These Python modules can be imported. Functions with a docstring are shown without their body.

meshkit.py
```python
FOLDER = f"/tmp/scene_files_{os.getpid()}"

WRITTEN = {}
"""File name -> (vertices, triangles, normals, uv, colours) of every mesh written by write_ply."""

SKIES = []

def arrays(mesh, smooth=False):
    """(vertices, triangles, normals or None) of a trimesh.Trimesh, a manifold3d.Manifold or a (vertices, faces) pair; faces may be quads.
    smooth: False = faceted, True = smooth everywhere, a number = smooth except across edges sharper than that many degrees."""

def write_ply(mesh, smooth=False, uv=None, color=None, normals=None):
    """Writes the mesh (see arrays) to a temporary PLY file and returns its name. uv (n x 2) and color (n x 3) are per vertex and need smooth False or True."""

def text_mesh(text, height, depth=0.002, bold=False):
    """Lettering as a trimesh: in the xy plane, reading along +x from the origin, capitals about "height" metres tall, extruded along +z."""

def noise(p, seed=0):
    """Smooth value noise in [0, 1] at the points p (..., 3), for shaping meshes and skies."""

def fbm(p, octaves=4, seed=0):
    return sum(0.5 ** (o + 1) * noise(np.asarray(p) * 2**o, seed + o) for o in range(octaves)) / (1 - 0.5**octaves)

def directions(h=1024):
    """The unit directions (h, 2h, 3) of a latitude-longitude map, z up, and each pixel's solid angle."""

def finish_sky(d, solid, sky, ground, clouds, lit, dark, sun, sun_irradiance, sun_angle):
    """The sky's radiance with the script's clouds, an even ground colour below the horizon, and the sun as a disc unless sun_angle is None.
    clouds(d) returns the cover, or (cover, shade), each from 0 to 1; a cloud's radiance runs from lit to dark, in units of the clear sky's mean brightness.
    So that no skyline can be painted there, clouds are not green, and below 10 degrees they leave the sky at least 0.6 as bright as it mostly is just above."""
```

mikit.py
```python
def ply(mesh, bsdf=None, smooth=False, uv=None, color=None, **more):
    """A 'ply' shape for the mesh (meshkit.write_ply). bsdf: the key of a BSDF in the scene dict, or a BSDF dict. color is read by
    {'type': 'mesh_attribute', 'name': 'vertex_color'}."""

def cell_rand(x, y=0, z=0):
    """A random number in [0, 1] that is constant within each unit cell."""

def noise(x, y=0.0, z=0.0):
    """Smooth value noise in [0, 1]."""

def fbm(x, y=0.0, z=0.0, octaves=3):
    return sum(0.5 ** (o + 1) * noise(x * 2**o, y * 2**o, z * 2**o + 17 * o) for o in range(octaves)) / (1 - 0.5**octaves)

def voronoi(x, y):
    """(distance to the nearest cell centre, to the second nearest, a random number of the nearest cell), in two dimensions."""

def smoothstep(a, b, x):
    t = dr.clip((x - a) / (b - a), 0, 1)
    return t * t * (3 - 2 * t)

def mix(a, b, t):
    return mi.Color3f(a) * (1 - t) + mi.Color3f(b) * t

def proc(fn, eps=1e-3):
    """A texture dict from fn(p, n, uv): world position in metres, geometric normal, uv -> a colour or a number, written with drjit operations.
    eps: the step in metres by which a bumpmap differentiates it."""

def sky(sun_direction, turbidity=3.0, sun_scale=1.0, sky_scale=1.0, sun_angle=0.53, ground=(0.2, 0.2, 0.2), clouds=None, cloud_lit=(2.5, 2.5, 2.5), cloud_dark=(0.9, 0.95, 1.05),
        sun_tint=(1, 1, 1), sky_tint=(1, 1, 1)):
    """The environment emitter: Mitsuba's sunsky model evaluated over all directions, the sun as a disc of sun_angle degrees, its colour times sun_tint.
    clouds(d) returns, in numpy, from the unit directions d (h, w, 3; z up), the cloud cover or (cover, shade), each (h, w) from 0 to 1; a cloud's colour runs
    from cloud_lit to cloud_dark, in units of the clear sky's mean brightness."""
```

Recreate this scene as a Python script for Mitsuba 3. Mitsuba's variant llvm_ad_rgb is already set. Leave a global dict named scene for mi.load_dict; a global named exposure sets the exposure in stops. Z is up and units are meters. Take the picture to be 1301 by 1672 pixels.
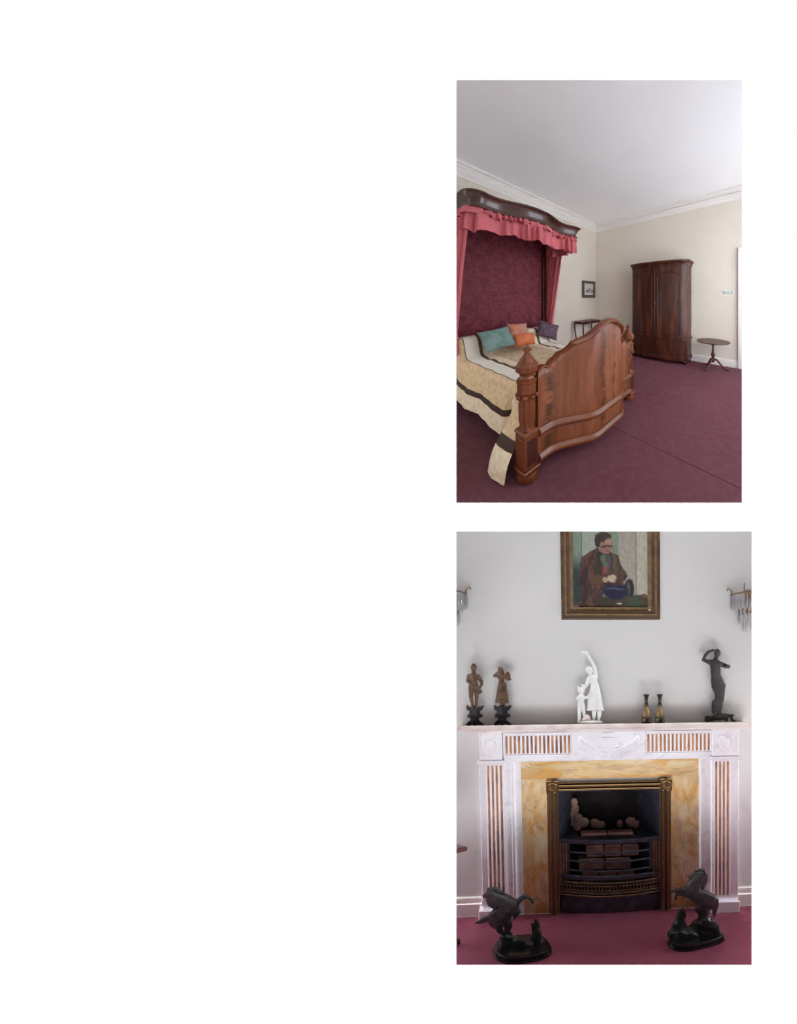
import math
import numpy as np
import trimesh
import manifold3d as m3
import drjit as dr
import mitsuba as mi
import mikit
from mikit import noise, fbm, smoothstep, mix, voronoi, cell_rand
from shapely.geometry import Polygon, box as sbox

T = mi.ScalarTransform4f
rng = np.random.default_rng(7)
scene = {'type': 'scene'}
labels = {}

# ------------------------------------------------------------------ camera, light, exposure
exposure = 0.0
EYE = 1.45
scene['camera'] = {
    'type': 'perspective', 'fov': 2 * math.degrees(math.atan(650.5 / 340.0)), 'fov_axis': 'x',
    'principal_point_offset_x': (650.5 - 978.0) / 1301, 'principal_point_offset_y': (836.0 - 486.0) / 1672,
    'near_clip': 0.05, 'far_clip': 60.0,
    'to_world': T().look_at(origin=[0, 0, EYE], target=[0, 1, EYE], up=[0, 0, 1])}
scene['daylight'] = {'type': 'constant', 'radiance': {'type': 'rgb', 'value': [1.62, 1.63, 1.66]}}
UNSEEN_WINDOW_LIGHT = [4.6, 4.8, 5.2]            # bedroom windows out of view on the right
UNSEEN_SIDE_LIGHT = [2.4, 2.4, 2.4]       # out of view in the bed wall, lights the near side of the bed
PARLOUR_LEFT_FILL = [80.0, 81.0, 83.0]  # added low fill panes at the parlour sides
PARLOUR_RIGHT_FILL = [40.0, 40.5, 41.5]


def S(r, g, b):
    """sRGB 0..255 to linear"""
    c = np.array([r, g, b]) / 255.0
    return [float(x) for x in np.where(c <= 0.04045, c / 12.92, ((c + 0.055) / 1.055) ** 2.4)]


# ------------------------------------------------------------------ the two rooms' axes
# bedroom: p = distance from the left wall, q = distance from the far wall, z = height
CORNER = np.array([-.095, 6.487, 0.0])
BED_AXES = np.array([[.8, -.6, 0], [-.6, -.8, 0], [0, 0, 1.0]])
# parlour, one storey down on a raked stage: x along the chimney wall, o out from it, z = height
HEARTH = np.array([.0556, 1.2605, -2.2573])
PAR_AXES = np.array([[.9973, .0293, -.0467], [.0724, -.3637, .7244], [-.0120, -.0234, 1.0485]])
WORLD = (np.zeros(3), np.eye(3))
BED, PAR = (CORNER, BED_AXES), (HEARTH, PAR_AXES)


def arr(m):
    if hasattr(m, 'to_mesh'):
        q = m.to_mesh()
        return np.array(q.vert_properties[:, :3], float), np.array(q.tri_verts, int)
    if isinstance(m, trimesh.Trimesh):
        return np.array(m.vertices), np.array(m.faces)
    v, f = np.asarray(m[0], float), np.asarray(m[1], int)
    if f.shape[1] == 4:
        f = np.vstack([f[:, [0, 1, 2]], f[:, [0, 2, 3]]])
    return v, f


def numbered(k):
    if k not in scene and not any(x.startswith(k + '__') for x in scene) and k not in labels:
        return k
    i = 1
    while True:
        n = f'{k}_{i:03d}'
        if n not in scene and n not in labels:
            return n
        i += 1


def put(key, mesh, bsdf, room=WORLD, smooth=False, uv=None, color=None, label=None, cat=None, group=None, kind=None, **more):
    key = numbered(key)
    v, f = arr(mesh)
    O, A = room
    w = O + v @ A
    if np.linalg.det(A) < 0:
        f = f[:, ::-1]
    scene[key] = mikit.ply((w, f), bsdf, smooth=smooth, uv=uv, color=color, **more)
    tag(key, label, cat, group, kind)
    return key


def tag(key, label=None, cat=None, group=None, kind=None):
    d = labels.get(key, {})
    for n, x in (('label', label), ('category', cat), ('group', group), ('kind', kind)):
        if x:
            d[n] = x
    if d:
        labels[key] = d
    return key


def thing(name, label, cat, group=None):
    k = numbered(name)
    return tag(k, label, cat, group)


# ------------------------------------------------------------------ mesh helpers
def join(ms):
    vs, fs, n = [], [], 0
    for m in ms:
        v, f = arr(m)
        vs.append(v); fs.append(f + n); n += len(v)
    return np.vstack(vs), np.vstack(fs)


def box(x0, x1, y0, y1, z0, z1, bev=0.0):
    if bev <= 0:
        v = np.array([[x, y, z] for x in (x0, x1) for y in (y0, y1) for z in (z0, z1)], float)
        f = np.array([[0, 1, 3, 2], [4, 6, 7, 5], [0, 4, 5, 1], [2, 3, 7, 6], [0, 2, 6, 4], [1, 5, 7, 3]])
        return arr((v, f))
    b = min(bev, .49 * min(x1 - x0, y1 - y0, z1 - z0))
    c = []
    for x, sx in ((x0, 1), (x1, -1)):
        for y, sy in ((y0, 1), (y1, -1)):
            for z, sz in ((z0, 1), (z1, -1)):
                c += [[x, y + sy * b, z + sz * b], [x + sx * b, y, z + sz * b], [x + sx * b, y + sy * b, z]]
    return arr(m3.Manifold.hull_points(np.array(c)))


def lathe(prof, n=32, at=(0, 0, 0), phase=0.0, sx=1.0, sy=1.0, wave=None):
    """prof: (r, z) from the bottom up"""
    prof = np.array(prof, float)
    a = np.arange(n) * 2 * np.pi / n + phase
    v = []
    for r, z in prof:
        rr = r if wave is None else r * wave(a, z)
        v.append(np.stack([rr * np.cos(a) * sx + at[0], rr * np.sin(a) * sy + at[1], np.full(n, z + at[2])], 1))
    m = len(prof)
    v = np.vstack(v + [np.array([[at[0], at[1], prof[0, 1] + at[2]], [at[0], at[1], prof[-1, 1] + at[2]]])])
    f = []
    for i in range(m - 1):
        for j in range(n):
            k = (j + 1) % n
            a0, b0, c0, d0 = i * n + j, i * n + k, (i + 1) * n + k, (i + 1) * n + j
            f += [[a0, b0, c0], [a0, c0, d0]]
    for j in range(n):
        k = (j + 1) % n
        f += [[m * n, k, j], [m * n + 1, (m - 1) * n + j, (m - 1) * n + k]]
    return v, np.array(f)


def tube(path, rad, n=10, flat=1.0):
    path = np.array(path, float)
    rad = np.broadcast_to(np.array(rad, float), (len(path),))
    t = np.gradient(path, axis=0)
    t /= np.linalg.norm(t, axis=1, keepdims=True) + 1e-12
    ref = np.array([0, 0, 1.0]) if abs(t[0, 2]) < .9 else np.array([1.0, 0, 0])
    u = np.cross(t[0], ref); u /= np.linalg.norm(u)
    v = []
    a = np.arange(n) * 2 * np.pi / n
    for i in range(len(path)):
        u = u - t[i] * (u @ t[i]); u /= np.linalg.norm(u)
        w = np.cross(t[i], u)
        v.append(path[i] + rad[i] * (np.cos(a)[:, None] * u + flat * np.sin(a)[:, None] * w))
    m = len(path)
    v = np.vstack(v + [path[:1], path[-1:]])
    f = []
    for i in range(m - 1):
        for j in range(n):
            k = (j + 1) % n
            f += [[i * n + j, i * n + k, (i + 1) * n + k], [i * n + j, (i + 1) * n + k, (i + 1) * n + j]]
    for j in range(n):
        k = (j + 1) % n
        f += [[m * n, k, j], [m * n + 1, (m - 1) * n + j, (m - 1) * n + k]]
    return v, np.array(f)


def curve(pts, n=40):
    """Catmull-Rom through pts"""
    p = np.array(pts, float)
    p = np.vstack([2 * p[0] - p[1], p, 2 * p[-1] - p[-2]])
    out = []
    seg = len(p) - 3
    for x in np.linspace(0, seg - 1e-9, n):
        i = int(x); t = x - i
        a, b, c, d = p[i:i + 4]
        out.append(.5 * (2 * b + (c - a) * t + (2 * a - 5 * b + 4 * c - d) * t * t + (3 * b - a - 3 * c + d) * t ** 3))
    return np.array(out)


def hsweep(path, prof, side=1, closed=True):
    """sweep a profile of (offset, z) along a horizontal path, offset to its right (side=1)"""
    path = np.array(path, float); prof = np.array(prof, float)
    d = np.diff(path, axis=0); d /= np.linalg.norm(d, axis=1, keepdims=True)
    nr = np.stack([d[:, 1], -d[:, 0]], 1) * side
    nv = np.vstack([nr[:1], nr[:-1] + nr[1:], nr[-1:]])
    nv /= np.linalg.norm(nv, axis=1, keepdims=True)
    k = np.ones(len(path)); k[1:-1] = 1 / np.maximum((nv[1:-1] * nr[1:]).sum(1), .4)
    m = len(prof)
    v = np.vstack([np.column_stack([path[i] + nv[i] * o * k[i], z]) if False else np.array([*(path[i] + nv[i] * o * k[i]), z])[None]
                   for i in range(len(path)) for o, z in prof])
    f = []
    for i in range(len(path) - 1):
        for j in range(m if closed else m - 1):
            l = (j + 1) % m
            f += [[i * m + j, (i + 1) * m + j, (i + 1) * m + l], [i * m + j, (i + 1) * m + l, i * m + l]]
    if closed:
        try:
            tri = trimesh.creation.triangulate_polygon(Polygon(prof), engine='earcut')
            tv, tf = tri
            idx = [int(np.argmin(((prof - x) ** 2).sum(1))) for x in tv]
            for t in tf:
                t = [idx[x] for x in t]
                f += [t, [x + (len(path) - 1) * m for x in t[::-1]]]
        except Exception:
            pass
    return v, np.array(f)


def grid(nu, nv, fn, wrap=False):
    """surface fn(u, v) -> xyz for u, v in [0,1] arrays; returns (mesh, uv)"""
    u, v = np.meshgrid(np.linspace(0, 1, nu), np.linspace(0, 1, nv), indexing='ij')
    P = fn(u.ravel(), v.ravel())
    i, j = np.meshgrid(np.arange(nu - 1), np.arange(nv - 1), indexing='ij')
    a = (i * nv + j).ravel()
    f = np.stack([a, a + nv, a + nv + 1, a + 1], 1)
    return arr((P, f)), np.stack([u.ravel(), v.ravel()], 1)


def plate(poly, y0, y1, order='xz'):
    """extrude a shapely polygon lying in x-z between y0 and y1"""
    m = trimesh.creation.extrude_polygon(poly, y1 - y0, engine='earcut')
    v = np.array(m.vertices)
    if order == 'xz':
        return np.column_stack([v[:, 0], y0 + v[:, 2], v[:, 1]]), np.array(m.faces)[:, ::-1]
    return np.column_stack([v[:, 0], v[:, 1], y0 + v[:, 2]]), np.array(m.faces)


def move(m, d=(0, 0, 0), rot=None, s=1.0):
    v, f = arr(m)
    v = v * s
    if rot is not None:
        v = v @ np.array(rot).T
    return v + np.array(d), f


def rx(a):
    c, s = math.cos(a), math.sin(a); return np.array([[1, 0, 0], [0, c, -s], [0, s, c]])


def ry(a):
    c, s = math.cos(a), math.sin(a); return np.array([[c, 0, s], [0, 1, 0], [-s, 0, c]])


def rz(a):
    c, s = math.cos(a), math.sin(a); return np.array([[c, -s, 0], [s, c, 0], [0, 0, 1]])


def ball(c, r, n=12):
    return m3.Manifold.sphere(r, n).translate([float(x) for x in c])


def flesh(bones, fine=.004, extra=(), smooth=8):
    """one continuous body: hulls of spheres at both ends of every bone, joined and smoothed.
    bones: chains of (x, y, z, r)"""
    parts = list(extra)
    for chain in bones:
        for a, b in zip(chain[:-1], chain[1:]):
            parts.append(m3.Manifold.batch_hull([ball(a[:3], a[3]), ball(b[:3], b[3])]))
        if len(chain) == 1:
            parts.append(ball(chain[0][:3], chain[0][3], 20))
    m = m3.Manifold.batch_boolean(parts, m3.OpType.Add)
    m = m.refine_to_length(fine)
    v, f = arr(m)
    t = trimesh.Trimesh(v, f, process=True)
    before = np.array(t.vertices)
    trimesh.smoothing.filter_taubin(t, iterations=smooth)
    after = np.array(t.vertices)
    far = np.linalg.norm(after - before, axis=1) > 2 * fine
    after[far] = before[far]
    return trimesh.Trimesh(after, t.faces, process=False)


# ------------------------------------------------------------------ materials
def mat(key, fn_or_rgb, rough=.5, spec=.5, bump=None, coat=0.0, metal=0.0, sheen=0.0, eps=1e-3, coat_gloss=.9, two=True):
    base = mikit.proc(fn_or_rgb) if callable(fn_or_rgb) else {'type': 'rgb', 'value': list(fn_or_rgb)}
    d = {'type': 'principled', 'base_color': base, 'roughness': rough, 'specular': spec, 'metallic': metal}
    if coat:
        d['clearcoat'] = coat; d['clearcoat_gloss'] = coat_gloss
    if sheen:
        d['sheen'] = sheen
    if bump is not None:
        d = {'type': 'bumpmap', 'arbitrary': mikit.proc(bump[0], eps=eps), 'scale': bump[1], 'bsdf': d}
    scene[key] = {'type': 'twosided', 'bsdf': d} if two else d
    return key


def blotch(a, b, sc, lo=.3, hi=.7, oct=3):
    def fn(p, n, uv):
        return mix(a, b, smoothstep(lo, hi, fbm(p.x * sc + 3.1, p.y * sc + 1.7, p.z * sc, oct)))
    return fn


mat('mat_page', [.97, .97, .97], .9, .1)
mat('mat_wall_bed', blotch(S(226, 220, 208), S(222, 215, 202), 1.2), .85, .25)
mat('mat_ceiling', blotch(S(240, 241, 243), S(236, 237, 239), .8), .9, .2)
mat('mat_white_paint', S(236, 234, 230), .45, .4)
mat('mat_wall_parlour', blotch(S(200, 198, 197), S(196, 194, 193), 1.5), .85, .25)


def carpet_fn(a, b, c):
    def fn(p, n, uv):
        f1 = fbm(p.x * 1.3 + 9, p.y * 1.3, p.z * 1.3, 3)
        f2 = fbm(p.x * 26, p.y * 26, p.z * 26, 2)
        k = mix(a, b, smoothstep(.2, .8, f1))
        return mix(k, c, .5 * smoothstep(.3, .8, f2))
    return fn


def pile(p, n, uv):
    return fbm(p.x * 240, p.y * 240, p.z * 240, 2)


mat('mat_carpet', carpet_fn(S(96, 57, 66), S(101, 62, 71), S(108, 70, 78)), .95, .1, sheen=.4)
mat('mat_carpet_parlour', carpet_fn(S(118, 60, 76), S(124, 66, 83), S(130, 74, 91)), .95, .1, sheen=.3)
mat('mat_seam', S(84, 42, 52), .95, .1)


def wood_fn(dark, mid, light, axis='z', sc=1.0):
    def fn(p, n, uv):
        if axis == 'z':
            u, v, w = p.x, p.y, p.z
        else:
            u, v, w = p.z, p.z * .3, p.x + p.y
        g = fbm(u * 18 * sc + 2.2 * fbm(w * 2.0, u * 2, v * 2, 2), v * 18 * sc, w * 1.3 * sc, 4)
        h = fbm(u * 120 * sc, v * 120 * sc, w * 5 * sc, 2)
        c = mix(dark, mid, smoothstep(.1, .65, g))
        c = mix(c, light, smoothstep(.5, .95, g))
        return c * (.92 + .16 * h)
    return fn


mat('mat_wardrobe', wood_fn(S(48, 19, 11), S(68, 29, 15), S(108, 56, 24)), .35, .35, coat=.35, coat_gloss=.94)
mat('mat_dark_wood', wood_fn(S(42, 18, 14), S(70, 32, 24), S(96, 48, 34)), .35, .35, coat=.3, coat_gloss=.9)
mat('mat_tester', wood_fn(S(44, 18, 13), S(66, 30, 20), S(86, 42, 28), 'h'), .25, .5, coat=1.0, coat_gloss=.95)
mat('mat_post', wood_fn(S(84, 38, 14), S(106, 52, 21), S(134, 74, 34)), .38, .35, coat=.25, coat_gloss=.9)
mat('mat_moulding', wood_fn(S(86, 42, 22), S(106, 56, 31), S(128, 74, 44), 'h'), .32, .4, coat=.5, coat_gloss=.92)


def veneer(p, n, uv):
    # mahogany crotch veneer: u metres along the board, v height
    u, v = uv.x, uv.y
    warp = fbm(v * 3.0, u * 5, 0.0, 3)
    g = fbm(u * 16 + 2.0 * warp, v * 1.6, 3.0 + 0 * v, 4)
    fine = fbm(u * 110, v * 6, 1.0 + 0 * v, 2)
    c = mix(S(108, 58, 34), S(130, 78, 52), smoothstep(.25, .75, g))
    c = mix(c, S(112, 56, 32), .5 * smoothstep(.5, .8, fbm(u * 11 + 4, v * .8, 7.0 + 0 * v, 2)))
    # dark feathered figure where the leaves meet
    jag = fbm(v * 26, u * 9, 5.0 + 0 * v, 3)
    for cu, w in ((.11, .11), (.66, .085), (.86, .04), (1.2, .08), (1.62, .08)):
        e = u - cu - .05 * (fbm(v * 5, 0 * u + cu * 9, 2.0 + 0 * v, 2) - .5)
        k = smoothstep(w, .0, dr.abs(e) + .10 * (jag - .42))
        c = mix(c, S(62, 40, 24), .92 * k * smoothstep(.22, .5, jag))
    return c * (.9 + .2 * fine)


mat('mat_veneer', veneer, .36, .35, coat=.25, coat_gloss=.88)


def damask(p, n, uv):
    u, v = uv.x * 15, uv.y * 15
    d1, d2, r = voronoi(u, v)
    f = fbm(u * 1.6, v * 1.6, 0.0, 3)
    m = smoothstep(.15, .7, .35 * (d2 - d1) + .75 * f)
    return mix(S(92, 26, 40), S(118, 46, 60), m)


mat('mat_damask', damask, .6, .3, sheen=.3)


def pink(p, n, uv):
    h = fbm(p.x * 300, p.y * 300, p.z * 120, 2)
    return mix(S(190, 98, 106), S(202, 112, 118), h)


mat('mat_pink', pink, .75, .25, sheen=.5)
mat('mat_pink_trim', S(116, 40, 50), .8, .2)


def spread(p, n, uv):
    s, v = uv.x, uv.y          # s: across from the middle (side cloth from .69 on), v: along the bed
    a = dr.abs(s)
    f = fbm(p.x * 30, p.y * 30, p.z * 30, 3)
    g = fbm(p.x * 55, p.y * 55, p.z * 14, 3)
    tan = mix(S(208, 190, 162), S(192, 170, 138), smoothstep(.35, .7, f))
    cream = mix(S(232, 220, 196), S(224, 204, 176), smoothstep(.4, .7, f))
    white = S(238, 234, 222)
    gold = mix(S(226, 202, 164), S(204, 174, 130), smoothstep(.35, .7, .5 * f + .5 * g))
    brown = S(62, 44, 30)
    t = (a - .69)
    c = mix(tan, cream, smoothstep(.33, .35, a))
    c = mix(c, brown, smoothstep(.455, .46, a) * smoothstep(.505, .5, a) * .92)
    c = mix(c, white, smoothstep(.502, .508, a))
    c = mix(c, brown, smoothstep(.672, .676, a) * smoothstep(.69, .686, a) * .85)
    c = mix(c, gold, smoothstep(.686, .692, a))
    c = mix(c, S(58, 38, 26), smoothstep(.57, .58, t) * smoothstep(.695, .685, t))
    c = mix(c, mix(S(238, 224, 196), S(224, 204, 170), smoothstep(.4, .7, f)), smoothstep(.69, .70, t))
    return c


def quilt(p, n, uv):
    return fbm(p.x * 45, p.y * 45, p.z * 45, 3)


mat('mat_spread', spread, .6, .35, bump=(quilt, .006), sheen=.4)


def cushion_fn(a, b, c, sc):
    def fn(p, n, uv):
        f = fbm(uv.x * sc, uv.y * sc, 0.0, 3)
        k = mix(a, b, smoothstep(.35, .6, f))
        return mix(k, c, smoothstep(.6, .72, fbm(uv.x * sc * 2 + 7, uv.y * sc * 2, 1.0, 2)))
    return fn


mat('mat_teal', cushion_fn(S(104, 140, 130), S(124, 156, 148), S(132, 146, 152), 5), .7, .3, sheen=.4)
mat('mat_peach', cushion_fn(S(196, 120, 92), S(190, 136, 116), S(176, 144, 132), 6), .7, .3, sheen=.4)
mat('mat_orange', cushion_fn(S(204, 112, 68), S(212, 124, 78), S(196, 104, 62), 4), .6, .4, sheen=.3)


def purple(p, n, uv):
    d1, d2, r = voronoi(uv.x * 7, uv.y * 7)
    ring = smoothstep(.05, .0, dr.abs(d1 - .3)) + smoothstep(.1, .06, d1)
    return mix(S(84, 64, 78), S(158, 148, 164), dr.clip(ring, 0, 1) * .7)


mat('mat_purple', purple, .7, .3, sheen=.3)
mat('mat_linen', S(226, 218, 204), .8, .2)
mat('mat_black_hole', S(22, 18, 16), .9, .1)
mat('mat_brass_knob', S(176, 132, 76), .3, .5, metal=1.0)


def etching(p, n, uv):
    u, v = uv.x, uv.y
    sky = S(206, 204, 198)
    roof = smoothstep(.5, .47, v - .12 * smoothstep(.2, .5, u) * smoothstep(.85, .6, u)) * smoothstep(.18, .22, v)
    h = fbm(u * 14, v * 14, 0.0, 2)
    return mix(sky, S(86, 84, 80), roof * smoothstep(.35, .6, h))


mat('mat_etching', etching, .4, .5)
mat('mat_mount', S(206, 204, 198), .8, .2)
mat('mat_frame_dark', blotch(S(64, 56, 50), S(98, 90, 82), 60), .45, .5)
mat('mat_switch', S(228, 226, 220), .4, .5)
mat('mat_toggle', S(150, 186, 192), .4, .5)

# parlour
def marble_white(p, n, uv):
    w = fbm(p.x * 5, p.y * 5, p.z * 5, 4)
    v1 = dr.abs(fbm(p.x * 4 + 2 * w, p.y * 4, p.z * 4 + w, 4) - .5)
    c = mix(S(234, 231, 236), S(227, 222, 228), smoothstep(.35, .65, w))
    return mix(c, S(196, 190, 200), .45 * smoothstep(.016, .0, v1))


def marble_pink(p, n, uv):
    w = fbm(p.x * 9, p.y * 9, p.z * 9, 4)
    return mix(S(222, 212, 206), S(206, 184, 182), smoothstep(.4, .7, w))


def sienna_fn(sx, sz):
    def fn(p, n, uv):
        x, z = p.x * sx, p.z * sz
        w = fbm(x * 6, p.y * 6, z * 6, 4)
        w2 = fbm(x * 15 + 4 * w, p.y * 14, z * 15 + 3 * w, 4)
        c = mix(S(208, 174, 124), S(224, 196, 150), smoothstep(.3, .65, w))
        c = mix(c, S(212, 156, 84), .8 * smoothstep(.5, .66, w2))
        c = mix(c, S(234, 214, 182), .8 * smoothstep(.54, .72, fbm(x * 9 + 5, p.y * 8, z * 9, 3)))
        c = mix(c, S(192, 156, 128), .6 * smoothstep(.55, .7, fbm(x * 22, p.y * 20, z * 22 + 3, 3)))
        v = dr.abs(fbm(x * 11 + 4 * w, p.y * 9, z * 11, 4) - .5)
        return mix(c, S(146, 112, 92), .6 * smoothstep(.016, .0, v))
    return fn


def jasper(p, n, uv):
    f = fbm(p.x * 70, p.y * 40, p.z * 12, 2)
    g = fbm(p.x * 33 + 9, p.y * 20, p.z * 7, 2)
    c = mix(S(160, 112, 84), S(192, 146, 110), smoothstep(.3, .7, f))
    return mix(c, S(104, 78, 74), .8 * smoothstep(.55, .7, g))


mat('mat_marble', marble_white, .28, .5)
mat('mat_shelf', marble_pink, .25, .5)
mat('mat_sienna', sienna_fn(1.5, .5), .22, .5)
mat('mat_sienna_header', sienna_fn(.5, 1.5), .22, .5)
mat('mat_jasper', jasper, .3, .5)
mat('mat_brass', blotch(S(150, 122, 86), S(160, 132, 94), 6), .32, .5, metal=.85)
mat('mat_old_brass', blotch(S(120, 92, 62), S(152, 120, 84), 40), .38, .5, metal=.7)
mat('mat_iron', blotch(S(34, 36, 46), S(46, 48, 58), 30), .38, .5)
mat('mat_soot', blotch(S(30, 26, 28), S(48, 40, 40), 12), .9, .2)
mat('mat_firebrick', blotch(S(112, 80, 76), S(140, 106, 98), 18), .9, .2)
mat('mat_bare_plaster', blotch(S(128, 100, 94), S(160, 130, 120), 14), .9, .2)
mat('mat_fret', blotch(S(84, 66, 48), S(104, 82, 58), 30), .4, .5, metal=.6)
mat('mat_bronze', blotch(S(28, 28, 30), S(42, 40, 40), 40), .34, .4)
mat('mat_bronze_dark', blotch(S(38, 38, 36), S(52, 50, 46), 30), .42, .3)
mat('mat_bronze_brown', blotch(S(66, 46, 32), S(94, 68, 46), 60), .36, .4)
mat('mat_ebony', blotch(S(15, 15, 18), S(26, 25, 28), 40), .3, .3)
mat('mat_parian', blotch(S(222, 221, 219), S(212, 210, 208), 20), .4, .4)


def vase_fn(p, n, uv):
    v = uv.y
    f = fbm(uv.x * 26, uv.y * 10, 0.0, 3)
    gold = mix(S(104, 84, 52), S(154, 128, 86), smoothstep(.4, .6, f))
    c = mix(S(26, 24, 22), gold, smoothstep(.16, .3, v) * smoothstep(.66, .5, v))
    c = mix(c, gold, smoothstep(.03, .05, v) * smoothstep(.17, .12, v) * smoothstep(.48, .6, f))
    return mix(c, gold, smoothstep(.74, .75, v) * smoothstep(.79, .78, v) * .7)


mat('mat_vase', vase_fn, .25, .5)
mat('mat_frame_wood', wood_fn(S(66, 46, 32), S(84, 62, 44), S(104, 80, 56), 'h'), .4, .5)
mat('mat_frame_gilt', blotch(S(104, 80, 54), S(122, 96, 66), 30), .42, .5)
mat('mat_sticker', S(240, 238, 234), .6, .3)
scene['mat_crystal'] = {'type': 'principled', 'base_color': {'type': 'rgb', 'value': S(206, 206, 210)}, 'spec_trans': .75, 'roughness': .08, 'eta': 1.6}


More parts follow.
